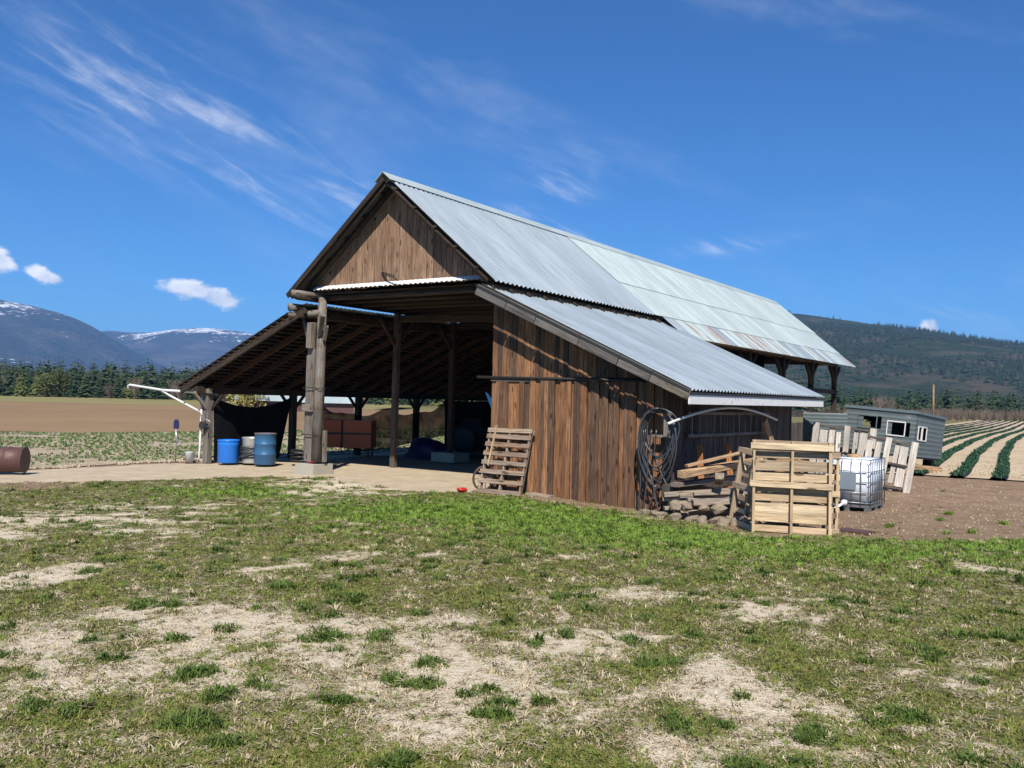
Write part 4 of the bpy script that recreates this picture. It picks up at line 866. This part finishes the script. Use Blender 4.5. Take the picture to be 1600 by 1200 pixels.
for (x0, x1, z0, z1) in ((-1.85, -1.25, .78, 1.2), (-.9, -.33, .62, 1.08)):
    w_ = mesh_obj('window_frame', *join_vf([bar_vf((x0, -.02, HB+z0), (x1, -.02, HB+z0), .03, .04), bar_vf((x0, -.02, HB+z1), (x1, -.02, HB+z1), .03, .04), bar_vf((x0, -.02, HB+z0), (x0, -.02, HB+z1), .03, .04), bar_vf((x1, -.02, HB+z0), (x1, -.02, HB+z1), .03, .04)]), M['pvc'] if x0 > -1 else M['siding'], cp_)
for (y0, y1) in ((.25, .62), (.72, 1.2)):
    mesh_obj('window_frame', *join_vf([bar_vf((.02, y0, HB+.55), (.02, y1, HB+.55), .03, .04), bar_vf((.02, y0, HB+1.0), (.02, y1, HB+1.0), .03, .04), bar_vf((.02, y0, HB+.55), (.02, y0, HB+1.0), .03, .04), bar_vf((.02, y1, HB+.55), (.02, y1, HB+1.0), .03, .04)]), M['pvc'], cp_)
beam('corner_trim', (.0, -.02, HB+.3), (-.12, -.06, -.1), .08, .06, M['pvc'], cp_)
for (x_, y_) in ((-2.2, .3), (-.4, .3), (-2.2, 3.0), (-.3, 3.0)): beam('block', (x_, y_, -.2), (x_, y_, HB-.06), .35, .3, M['dark_wood'], cp_, up=(1, 0, 0))
beam('skid', (-.2, -.25, .12), (.55, 1.3, .12), .1, .5, M['lumber_tan'], cp_)

# utility pole
t = top('utility_pole', 'tall brown utility pole beyond the camper', 'pole', loc=(56.5, 120, -.1))
tube('shaft', [(0, 0, 0), (0, 0, 5.4)], [.15, .11], M['pole_wood'], t, n=10)
# far sheds seen through the barn
for k, (x_, y_, w_, lab) in enumerate(((-27, 104, 9, 'far shed with pale metal roof seen left of the corner post'), (-19.5, 96, 5.0, 'far shed with pale metal roof seen right of the corner post'))):
    t = top('far_shed', lab, 'shed', loc=(x_, y_, 0), rz=.2)
    mesh_obj('wall', *box_vf(-w_/2, w_/2, -2.5, 2.5, 0, 1.3), M['brown_rust'], t)
    mesh_obj('roof', [(-w_/2-.3, -2.9, 1.15), (w_/2+.3, -2.9, 1.15), (w_/2+.3, .2, 2.4), (-w_/2-.3, .2, 2.4), (w_/2+.3, 2.9, 1.15), (-w_/2-.3, 2.9, 1.15)], [(0, 1, 2, 3), (3, 2, 4, 5)], M['roof_old'], t)
#==PART4==
# ------------------------------------------------------------------ mountains
def interp(pl, x): return float(np.interp(x, [a for a, b in pl], [b for a, b in pl]))
def mountain(name, sky_pts, D, depth, mat, seed, amp, nx_=220, ny_=60, rough=1.0):
    a0, a1 = sky_pts[0][0], sky_pts[-1][0]; xs_ = np.linspace(a0, a1, nx_); ds = np.linspace(-1, .6, ny_)
    H = np.interp(xs_, [a for a, b in sky_pts], [b for a, b in sky_pts])*D
    H = np.convolve(np.pad(H, 4, mode='edge'), np.ones(9)/9, mode='valid')
    V = []; F = []
    X = np.repeat(xs_[None], ny_, 0); Dd = np.repeat(ds[:, None], nx_, 1)
    prof = np.where(Dd < 0, np.clip(1+Dd, 0, 1)**1.15, np.clip(1-Dd/.6, 0, 1))
    wx = X*D; wy = D + Dd*depth
    nz = (fbm(wx, wy, 1.0/(depth*.33), seed, 6)-.5)*2
    ridge = 1-np.abs(fbm(wx, wy*.5, 1.0/(depth*.2), seed+40, 5)-.5)*4
    edge = np.minimum(1, np.abs(Dd)*3.5)
    Z = H[None]*prof + (nz*amp + ridge*amp*.5)*prof*edge*rough + (fbm(wx, wy, 1/(depth*.03), seed+7, 3)-.5)*amp*.10*np.minimum(1, prof*4)
    Z = np.where(prof <= 0.001, -3, Z + CAM_Z*0)
    V = np.stack([wx.ravel(), wy.ravel(), Z.ravel()], 1)
    for j in range(ny_-1):
        for i in range(nx_-1): k = j*nx_+i; F.append((k, k+1, k+nx_+1, k+nx_))
    o = mesh_obj(name, V, F, mat, None, True); o['kind'] = 'structure'
    return o, (xs_, ds, Z, wx, wy)
def mtn_mat(name, forest, bare, snow_z=None, snow=(-.06, .1), sc=1.0):
    m, nt, p = new_mat(name); vec, _ = objvec(nt, False); sp = nd(nt, 'ShaderNodeSeparateXYZ'); nt.links.new(vec, sp.inputs[0])
    n1 = noise(nt, vec, .004*sc, 8, .62, .4); n2 = noise(nt, vec, .03*sc, 5, .65); n3 = noise(nt, vec, .0022*sc, 7, .68, .6, (1, .45, 1))
    c = mixc_(nt, mr(nt, n2, .35, .65), tuple(x*.7 for x in forest), tuple(x*1.3 for x in forest)); c = mixc_(nt, mth(nt, 'MULTIPLY', mr(nt, n1, .46, .62), .85), c, bare)
    if snow_z:
        zz = mr(nt, sp.outputs[2], snow_z[0], snow_z[1], *snow)
        f = mth(nt, 'ADD', mth(nt, 'ADD', n3, mth(nt, 'MULTIPLY', mth(nt, 'SUBTRACT', n2, .5), .45)), zz)
        c = mixc_(nt, mr(nt, f, .62, .68), c, (.85, .87, .9))
    nt.links.new(c, p.inputs['Base Color']); p.inputs['Roughness'].default_value = .95; p.inputs['Specular IOR Level'].default_value = .05
    bump(nt, p, mth(nt, 'ADD', n2, mth(nt, 'MULTIPLY', n1, 2.5)), 1.0, 30/sc); return m
mountain('mountain', [(-1.5, .085), (-.934, .105), (-.754, .109), (-.6466, .1065), (-.5746, .0976), (-.5314, .0908), (-.4808, .0762), (-.4298, .0467), (-.3862, .0227), (-.3429, .0094), (-.30, .0)], 5000, 2300, mtn_mat('blue_forest_mountain', (.030, .042, .030), (.085, .08, .065), (60, 480), (-.075, .085)), 3, 70)
mountain('snow_mountain', [(-.62, .03), (-.5371, .0462), (-.4874, .0582), (-.4591, .0667), (-.4412, .0664), (-.4196, .0619), (-.3947, .0668), (-.3697, .0696), (-.3412, .0724), (-.3233, .0707), (-.2981, .0663), (-.2515, .0617), (-.1798, .0584), (-.0723, .0502), (.071, .0393), (.2857, .0301), (.5, .02)], 6900, 2300, mtn_mat('snowy_mountain', (.032, .042, .032), (.10, .095, .08), (270, 500), (-.08, .15)), 8, 60)
mountain('far_ridge', [(.30, .02), (.4284, .0443), (.4997, .0596), (.5282, .066), (.5568, .0659), (.6427, .063), (.7501, .0591), (.8575, .0509), (1.1, .04)], 6900, 2300, mtn_mat('far_ridge', (.032, .042, .032), (.10, .095, .08), (380, 500)), 13, 45)
hill, (hx, hd, hZ, hwx, hwy) = mountain('forested_hill', [(-.25, .0), (-.1429, .0127), (-.0006, .0412), (.1416, .0804), (.2271, .0989), (.3021, .105), (.3487, .1004), (.3846, .0955), (.4277, .0901), (.4636, .0831), (.4995, .071), (.5318, .0632), (.5712, .0606), (.6429, .0494), (.7504, .0341), (.8577, .0223), (1.1, .01), (1.3, 0)], 2300, 1500, mtn_mat('forest_floor', (.026, .042, .016), (.095, .075, .05), sc=3.0), 21, 30, nx_=260, ny_=90)
# ------------------------------------------------------------------ trees
def conifer_vf(h, w, seed, tiers=16, per=16, droop=.35):
    rr = random.Random(seed); V = []; F = []
    for i in range(tiers):
        q = i/(tiers-1); z = h*(.10+.88*q); r = w*(1-q)**.85*(.8+rr.uniform(-.25, .25))+.05*w
        for k in range(max(5, int(per*(1-q*.6)))):
            a = rr.uniform(0, 2*math.pi); rl = r*rr.uniform(.55, 1.15); zz = z+rr.uniform(-.03, .03)*h
            d = Vector((math.cos(a), math.sin(a), 0)); t_ = Vector((-d.y, d.x, 0)); wd = rl*rr.uniform(.22, .38)+.02*w
            b = len(V); tip = d*rl + Vector((0, 0, zz-droop*rl*rr.uniform(.4, 1.2))); mid = d*rl*.55+Vector((0, 0, zz-.1*rl))
            V += [Vector((0, 0, zz+.02*h)), mid+t_*wd, tip, mid-t_*wd, mid+Vector((0, 0, wd*.6))]
            F += [(b, b+1, b+4), (b+1, b+2, b+4), (b+2, b+3, b+4), (b+3, b, b+4)]
    return V, F
def shrub_vf(h, w, seed, nb=34, leaf=.0, sub=3):
    rr = random.Random(seed); parts = []
    for i in range(nb):
        a = rr.uniform(0, 2*math.pi); r0 = rr.uniform(0, .12)*w; top_ = Vector((math.cos(a)*w*rr.uniform(.2, 1), math.sin(a)*w*rr.uniform(.2, 1), h*rr.uniform(.55, 1.0)))
        b0 = Vector((math.cos(a)*r0, math.sin(a)*r0, 0)); mid = b0.lerp(top_, .5)+Vector((rr.uniform(-.1, .1)*w, rr.uniform(-.1, .1)*w, .08*h))
        parts.append(tube_vf([b0, mid, top_], [.012*h, .008*h, .003*h], 3, False))
        for s in range(sub):
            st = mid.lerp(top_, rr.random()); e = st+Vector((rr.uniform(-.25, .25)*w, rr.uniform(-.25, .25)*w, rr.uniform(.05, .25)*h)); parts.append(tube_vf([st, e], [.006*h, .002*h], 3, False))
    V, F = join_vf(parts)
    if leaf:
        for i in range(int(nb*14)):
            a = rr.uniform(0, 2*math.pi); q = rr.random()**.5; c_ = Vector((math.cos(a)*w*q, math.sin(a)*w*q, h*rr.uniform(.25, 1)*(1-.35*q*q))); b = len(V)
            u_ = Vector((rr.gauss(0, 1), rr.gauss(0, 1), rr.gauss(0, 1))).normalized()*leaf; v_ = u_.orthogonal().normalized()*leaf*.7
            V += [tuple(c_-u_), tuple(c_+v_), tuple(c_+u_), tuple(c_-v_)]; F.append((b, b+1, b+2, b+3))
    return V, F
def tree_mesh(nm, vf, mat): me = bpy.data.meshes.new(nm); me.from_pydata([tuple(v) for v in vf[0]], [], vf[1]); me.update(); me.materials.append(mat); return me
con = [tree_mesh('crown', conifer_vf(1, w, 30+k, tiers=20, per=18), M[m_]) for k, (w, m_) in enumerate(((.19, 'conifer'), (.24, 'conifer'), (.16, 'conifer'), (.28, 'conifer'), (.26, 'pine_olive')))]
trk = tree_mesh('trunk', tube_vf([(0, 0, 0), (0, 0, .55), (0, 0, .97)], [.018, .012, .002], 6), M['bark'])
dec = [tree_mesh('crown', shrub_vf(1, .38, 60+k, 44), M['twig']) for k in range(2)] + [tree_mesh('crown', shrub_vf(1, .45, 66, 40, leaf=.035), M['willow']), tree_mesh('crown', shrub_vf(1, .40, 67, 40, leaf=.045), M['pine_olive'])]
def tree(name, mesh, x, y, h, label, group, wid=1.0):
    t = top(name, label, 'tree', loc=(x, y, -.15), rz=R.uniform(0, 6), group=group)
    for me_, n_ in ((mesh, 'crown'), (trk, 'trunk')):
        o = bpy.data.objects.new(n_, me_); COL.objects.link(o); o.parent = t; o.scale = (h*wid, h*wid, h)
    return t
lt = R  # left treeline beyond the ploughed field
for k in range(96):
    tx = -.68+.68*(k+R.uniform(-.5, .5))/95; Y = R.uniform(186, 235); big = math.exp(-((tx+.52)/.05)**2)
    kind = R.random()
    if kind < .62: tree('conifer_tree', R.choice(con[:4]), tx*Y, Y, R.uniform(3.8, 6.4)+2.0*big, 'dark conifer in the treeline beyond the ploughed field', 'conifers of the left treeline', R.uniform(1.1, 1.9))
    elif kind < .8: tree('olive_tree', R.choice((con[4], dec[3])), tx*Y, Y, R.uniform(5, 7), 'olive-green tree in the treeline beyond the ploughed field', 'olive trees of the left treeline', 1.2)
    else: tree('bare_tree', R.choice(dec[:2]), tx*Y, Y, R.uniform(3.5, 6), 'bare brown tree in front of the left treeline', 'bare trees of the left treeline', 1.3)
tree('willow_tree', dec[2], -29.5, 100, 4.2, 'yellow budding willow behind the left lean-to', None, 1.2)
tree('conifer_tree', con[1], 47.3, 118, 4.6, 'dark conifer right behind the camper roof, left of the utility pole', None, 1.1)
tree('conifer_tree', con[0], 55.2, 128, 4.0, 'smaller dark conifer beside the utility pole', None, 1.3)
for k in range(30):
    tx = .36+.34*(k+R.uniform(-.4, .4))/29; Y = R.uniform(200, 250)
    if R.random() < .6: tree('conifer_tree', R.choice(con[:4]), tx*Y, Y, R.uniform(4.5, 7.5), 'dark conifer in the treeline behind the right field', 'conifers behind the right field', R.uniform(.9, 1.4))
    else: tree('bare_tree', R.choice(dec[:2]), tx*Y, Y, R.uniform(3, 5), 'bare brown tree behind the right field', 'bare trees behind the right field', 1.4)
# orchard of bare low trees (uncountable brown band)
src = [source('orchard_tree_%d' % k, *shrub_vf(1, .5, 80+k, 26), [M['twig']]) for k in range(2)]
pts = []
for r_ in range(7):
    for k in range(90): pts.append((60+r_*6+k*1.6+R.uniform(-.4, .4), 172+r_*5-k*.0+R.uniform(-1, 1), -.15))
n = len(pts); scatter('orchard', pts, [(0, 0, R.uniform(0, 6)) for _ in range(n)], [(2.2*R.uniform(.8, 1.2),)*3 for _ in range(n)], src, [R.randrange(2) for _ in range(n)], 'brown band of bare orchard trees behind the right field')
# far woods: valley floor and forested hill
fsrc = [source('far_conifer_%d' % k, *conifer_vf(1, .26+.05*k, 100+k, tiers=10, per=11), [M['conifer_far']]) for k in range(3)]
pts = []; scl = []
for k in range(5200):
    Y = R.uniform(245, 900) if k > 2200 else R.uniform(240, 420); tx = R.uniform(-.75, .85) if k > 2200 else R.uniform(-.75, .05); x = tx*Y
    if k > 2200 and fbm(np.array([x]), np.array([Y]), .012, 5)[0] < .47: continue
    h = R.uniform(6, 11); pts.append((x, Y, -.2)); scl.append((h*1.2, h*1.2, h))
n = len(pts); scatter('valley_woods', pts, [(0, 0, R.uniform(0, 6)) for _ in range(n)], scl, fsrc, [R.randrange(3) for _ in range(n)], 'far woods on the valley floor')
pts = []; scl = []; nyh, nxh = hZ.shape
jj = NR.integers(0, int(nyh*.66), 26000); ii = NR.integers(0, nxh-1, 26000); fj = NR.random(26000); fi = NR.random(26000)
fx = hwx[jj, ii]+(hwx[jj, np.minimum(ii+1, nxh-1)]-hwx[jj, ii])*fi; fy = hwy[jj, ii]+(hwy[jj+1, ii]-hwy[jj, ii])*fj
fz = hZ[jj, ii]*(1-fi)*(1-fj)+hZ[jj, ii+1]*fi*(1-fj)+hZ[jj+1, ii]*(1-fi)*fj+hZ[jj+1, ii+1]*fi*fj
clear = fbm(fx, fy, .004, 61, 4); keep = (clear < .60) & (fz > 3)
fx, fy, fz = fx[keep], fy[keep], fz[keep]; n = len(fx); hh = NR.uniform(7, 14, n)
scatter('hill_forest', np.stack([fx, fy, fz-.5], 1), np.stack([np.zeros(n), np.zeros(n), NR.uniform(0, 6, n)], 1), np.stack([hh*1.25, hh*1.25, hh], 1), fsrc, NR.integers(0, 3, n), 'dense conifer forest covering the right-hand hill')
# a few pale houses far on the hill foot
for k, (tx, Y, z, w_) in enumerate(((.527, 1150, 14, 14), (.572, 1050, 8, 11))):
    t = top('far_house', ['pale house with light roof low on the right hill', 'second pale house at the right edge of the valley', 'tiny pale house above the left treeline', 'tiny white house at the foot of the blue mountain'][k], 'house', loc=(tx*Y, Y, z-2), rz=.3)
    mesh_obj('wall', *box_vf(-w_/2, w_/2, -4, 4, -6, 5), M['white_plastic'], t)
    mesh_obj('roof', [(-w_/2-.5, -4.6, 4.8), (w_/2+.5, -4.6, 4.8), (w_/2+.5, 0, 7), (-w_/2-.5, 0, 7), (w_/2+.5, 4.6, 4.8), (-w_/2-.5, 4.6, 4.8)], [(0, 1, 2, 3), (3, 2, 4, 5)], M['roof_old'], t)
# ------------------------------------------------------------------ crops
def tuft_vf(seed, n=14, h=.05, w=.004, spread=.03, bend=.6, segs=2):
    rr = random.Random(seed); V = []; F = []
    for i in range(n):
        a = rr.uniform(0, 2*math.pi); r = spread*math.sqrt(rr.random()); b0 = Vector((math.cos(a)*r, math.sin(a)*r, -.01)); d = Vector((rr.gauss(0, 1), rr.gauss(0, 1), 0)).normalized(); sd = Vector((-d.y, d.x, 0))
        hh = h*rr.uniform(.5, 1.2); be = bend*rr.uniform(.3, 1.3); b = len(V); ww = w*rr.uniform(.7, 1.3)
        p1 = b0+Vector((0, 0, hh*.6))+d*hh*be*.35; p2 = b0+Vector((0, 0, hh*(1-.25*be)))+d*hh*be
        V += [b0-sd*ww, b0+sd*ww, p1-sd*ww*.8, p1+sd*ww*.8, p2]; F += [(b, b+1, b+3, b+2), (b+2, b+3, b+4)]
    return V, F
crop_s = [source('crop_plant_%d' % k, *tuft_vf(200+k, 10, .085, .012, .06, 1.1), [M['crop']]) for k in range(3)]
crop_d = [source('dark_crop_plant_%d' % k, *tuft_vf(210+k, 14, .085, .016, .09, 1.1), [M['crop_dark']]) for k in range(3)]
CF = [(-60, 9), (-26, 20.4), (-16, 21.4), (-12.4, 23.2), (-10.8, 26.2), (-9.4, 27.0), tuple(bw(-5.0, 14)[:2]), tuple(bw(-5, 34)[:2]), (16, 59), (-4, 59), (-20, 41), (-60, 38.5)]
pts = []
for r_ in range(120):
    for k in range(420):
        pts.append((-58+k*.19+R.uniform(-.06, .06), 14+r_*.38+R.uniform(-.05, .05)))
pts = np.array(pts); ang = .12; pts = np.stack([pts[:, 0], pts[:, 1]-pts[:, 0]*math.tan(ang)*.6], 1)
ok = inside(pts[:, 0], pts[:, 1], CF) & (fbm(pts[:, 0], pts[:, 1], .4, 15) > .33) & (NR.random(len(pts)) < .8); pts = pts[ok]; n = len(pts)
scatter('crop_plants', np.stack([pts[:, 0], pts[:, 1], np.full(n, .02)], 1), np.stack([np.zeros(n), np.zeros(n), NR.uniform(0, 6, n)], 1), np.repeat(NR.uniform(.7, 1.35, n)[:, None], 3, 1), crop_s, NR.integers(0, 3, n), 'rows of low green crop beyond the slab')
def bow(s_): return -.75*math.sin(math.pi*min(max(s_, 0), 76)/76)+.04*math.sin(s_*.31)
for k in range(-6, 26):
    t = top('crop_row', 'dark green crop row on black mulch, %s' % ('%s to the right of the camper corner' % ['first', 'second', 'third', 'fourth', 'fifth', 'sixth', 'seventh', 'eighth', 'ninth', 'tenth', '11th', '12th', '13th', '14th', '15th', '16th', '17th', '18th', '19th', '20th', '21st', '22nd', '23rd', '24th', '25th', '26th'][k] if k >= 0 else '%s behind the camper, counted leftward from its corner' % ['first', 'second', 'third', 'fourth', 'fifth', 'sixth'][-k-1]), 'crop row', loc=(*rowp(k, 0), -.02), rz=0, group='crop rows of the right field')
    V = []; F = []; N_ = 70; rr = random.Random(k)
    d = Vector((.5145, .8575)); nrm = Vector((.8575, -.5145))
    ss = [(-1.2 if k < 12 else -8)+170*(i/N_)**1.6 for i in range(N_+1)]
    for s_ in ss:
        w0 = .21+.03*math.sin(s_*.7+k)
        for (o_, z_) in ((-w0, 0), (-w0*.7, .07), (w0*.7, .07), (w0, 0)): q_ = d*s_+nrm*(o_+bow(s_)); V.append((q_.x, q_.y, z_))
    for i in range(N_):
        for j in range(3): F.append((i*4+j, i*4+j+1, i*4+j+5, i*4+j+4))
    mesh_obj('mulch_ridge', V, F, M['straw_col'], t, True)
    P3 = []; s_ = ss[0]
    while s_ < min(95, ss[-1]):
        for o_ in (-.1, .1): q_ = d*(s_+rr.uniform(-.05, .05))+nrm*(o_+bow(s_)+rr.uniform(-.05, .05)); P3.append((q_.x, q_.y, .065))
        s_ += .22+s_*.003
    n = len(P3); o = scatter('plants', P3, [(0, 0, rr.uniform(0, 6)) for _ in range(n)], [(rr.uniform(.8, 1.3),)*3 for _ in range(n)], crop_d, [rr.randrange(3) for _ in range(n)], None, t)
# pale clods and stones between rows and along the slab edge
cl = [source('clod_%d' % k, *rock_vf(1, .8, .6, 300+k, 1), [M['clod']]) for k in range(3)]
pts = []; scl = []
for k in range(9000):
    s_ = 85*R.random()**1.5; kk = R.uniform(-7, 14); f = kk-math.floor(kk)
    if abs(f-.5) > .24: continue
    x, y = rowp(kk, s_); pts.append((x, y, -.01)); q_ = R.uniform(.02, .07); scl.append((q_, q_, q_))
for k in range(500):
    q_ = R.random(); x = -26+17*q_; y = float(np.interp(x, [-26, -16, -12.2, -10.4, -9], [19.9, 20.9, 22.5, 25.6, 26.8]))+R.gauss(.1, .25); pts.append((x, y, .03)); s_ = R.uniform(.02, .09); scl.append((s_, s_, s_*.8))
for k in range(1500):
    x = R.uniform(4, 14); y = R.uniform(14.5, 27); pts.append((x, y, gh(x, y)+.01)); s_ = R.uniform(.008, .028); scl.append((s_, s_, s_))
n = len(pts); scatter('clods', pts, [(R.uniform(0, 6), R.uniform(0, 6), R.uniform(0, 6)) for _ in range(n)], scl, cl, [R.randrange(3) for _ in range(n)], 'pale stones and clods on the bare soil')
# ------------------------------------------------------------------ grass
N = 240000
rad = 3.0*np.exp(NR.random(N)*math.log(24/3.0)); th = NR.uniform(-.70, .70, N); gx = rad*np.sin(th); gy = rad*np.cos(th)
ok = (gy > 2.2) & (gy < 23.5); gx, gy = gx[ok], gy[ok]
sn, lu, di = masks(gx, gy); pd = pad_mask(gx, gy)
tuf = fbm(gx, gy, 3.2, 121, 4); clump = fbm(gx, gy, 4.6, 171, 2)
r1 = NR.random(len(gx)); gzv = gz(gx, gy)+(fbm(gx, gy, 1.5, 5, 4)-.5)*.07
bu = (gx-BX)*WD[0]+(gy-BY)*WD[1]; bv = (gx-BX)*LD[0]+(gy-BY)*LD[1]
inb = (bu > 5.7) & (bv > -.02) & (bu < 10) | (pd > .5)
gden = (1-sn*1.0)*(1-di*.93)*(.46+.75*np.clip((tuf-.40)*3.2, 0, 1)+lu*.6)
isg = (r1 < gden) & ~inb
dgr = (clump > .765) & (NR.random(len(gx)) < .75) & ~inb & (di < .5); isg = isg | dgr; lsh = isg & ~dgr & (NR.random(len(gx)) < lu*1.1); gg = isg & ~dgr & ~lsh
dry = ~isg & ~inb & (NR.random(len(gx)) < .22-.13*sn) & (di < .75)
def far_scale(x, y): d_ = np.hypot(x, y); return np.clip(.75+d_*.055, .8, 2.0)
for nm, sel, mt, h_, w_, bend_, lab, s0 in (('green_grass', gg, 'grass_g', .017, .0030, 1.4, 'short patchy green grass of the yard', 1.0), ('lush_grass', lsh, 'grass_lush', .028, .0034, 1.0, 'bright green grass in front of the shed', 1.0),
                                      ('dark_grass_tufts', dgr, 'grass_d', .034, .0036, 1.0, 'darker grass tufts scattered in the yard', 1.05), ('dry_grass', dry, 'straw', .022, .0028, 2.2, 'dry straw-coloured grass on the bare patches', 1.0)):
    src = [source('%s_tuft_%d' % (nm, k), *tuft_vf(400+k, (20, 14, 16, 9)[k], h_*(.7, 1.0, 1.25, 1.7)[k], w_, (.06, .05, .04, .025)[k], bend_), [M[mt]]) for k in range(4)]
    x, y, z = gx[sel], gy[sel], gzv[sel]; n = len(x); sc_ = far_scale(x, y)*NR.uniform(.7, 1.3, n)*s0
    scatter(nm, np.stack([x, y, z], 1), np.stack([NR.normal(0, .12, n), NR.normal(0, .12, n), NR.uniform(0, 6.28, n)], 1), np.stack([sc_, sc_, np.minimum(sc_, 1.5)], 1), src, NR.integers(0, 4, n), lab)
# weeds along the wall and in the dirt
wd = source('weed', *tuft_vf(500, 26, .11, .006, .07, .7), [M['grass_lush']])
P4 = [(x, y, gh(x, y)) for x, y in [(2.6, 16.8), (2.9, 16.7), (9.6, 17.4), (8.0, 15.5), (9.4, 19.2), (6.9, 16.3), (11.6, 24.0), (-1.6, 18.9), (-5.9, 21.6), (-4.6, 21.9), (7.3, 15.0), (10.3, 16.2), (8.6, 17.9)]]
scatter('weeds', P4*3, [(0, 0, R.uniform(0, 6)) for _ in range(len(P4)*3)], [(R.uniform(.7, 1.4),)*3 for _ in range(len(P4)*3)], [wd], None, 'small green weeds on the dirt')
# ------------------------------------------------------------------ haze
m = bpy.data.materials.new('haze'); m.use_nodes = True; nt = m.node_tree; nt.nodes.clear()
ou = nt.nodes.new('ShaderNodeOutputMaterial'); pv = nt.nodes.new('ShaderNodeVolumePrincipled'); nt.links.new(pv.outputs[0], ou.inputs['Volume'])
pv.inputs['Color'].default_value = (.27, .52, 1.0, 1); pv.inputs['Density'].default_value = 1.0e-4; pv.inputs['Anisotropy'].default_value = .0
hz = mesh_obj('haze', *box_vf(-9500, 9500, -600, 9700, -5, 640), m); hz['kind'] = 'stuff'; hz['label'] = 'blue valley haze'
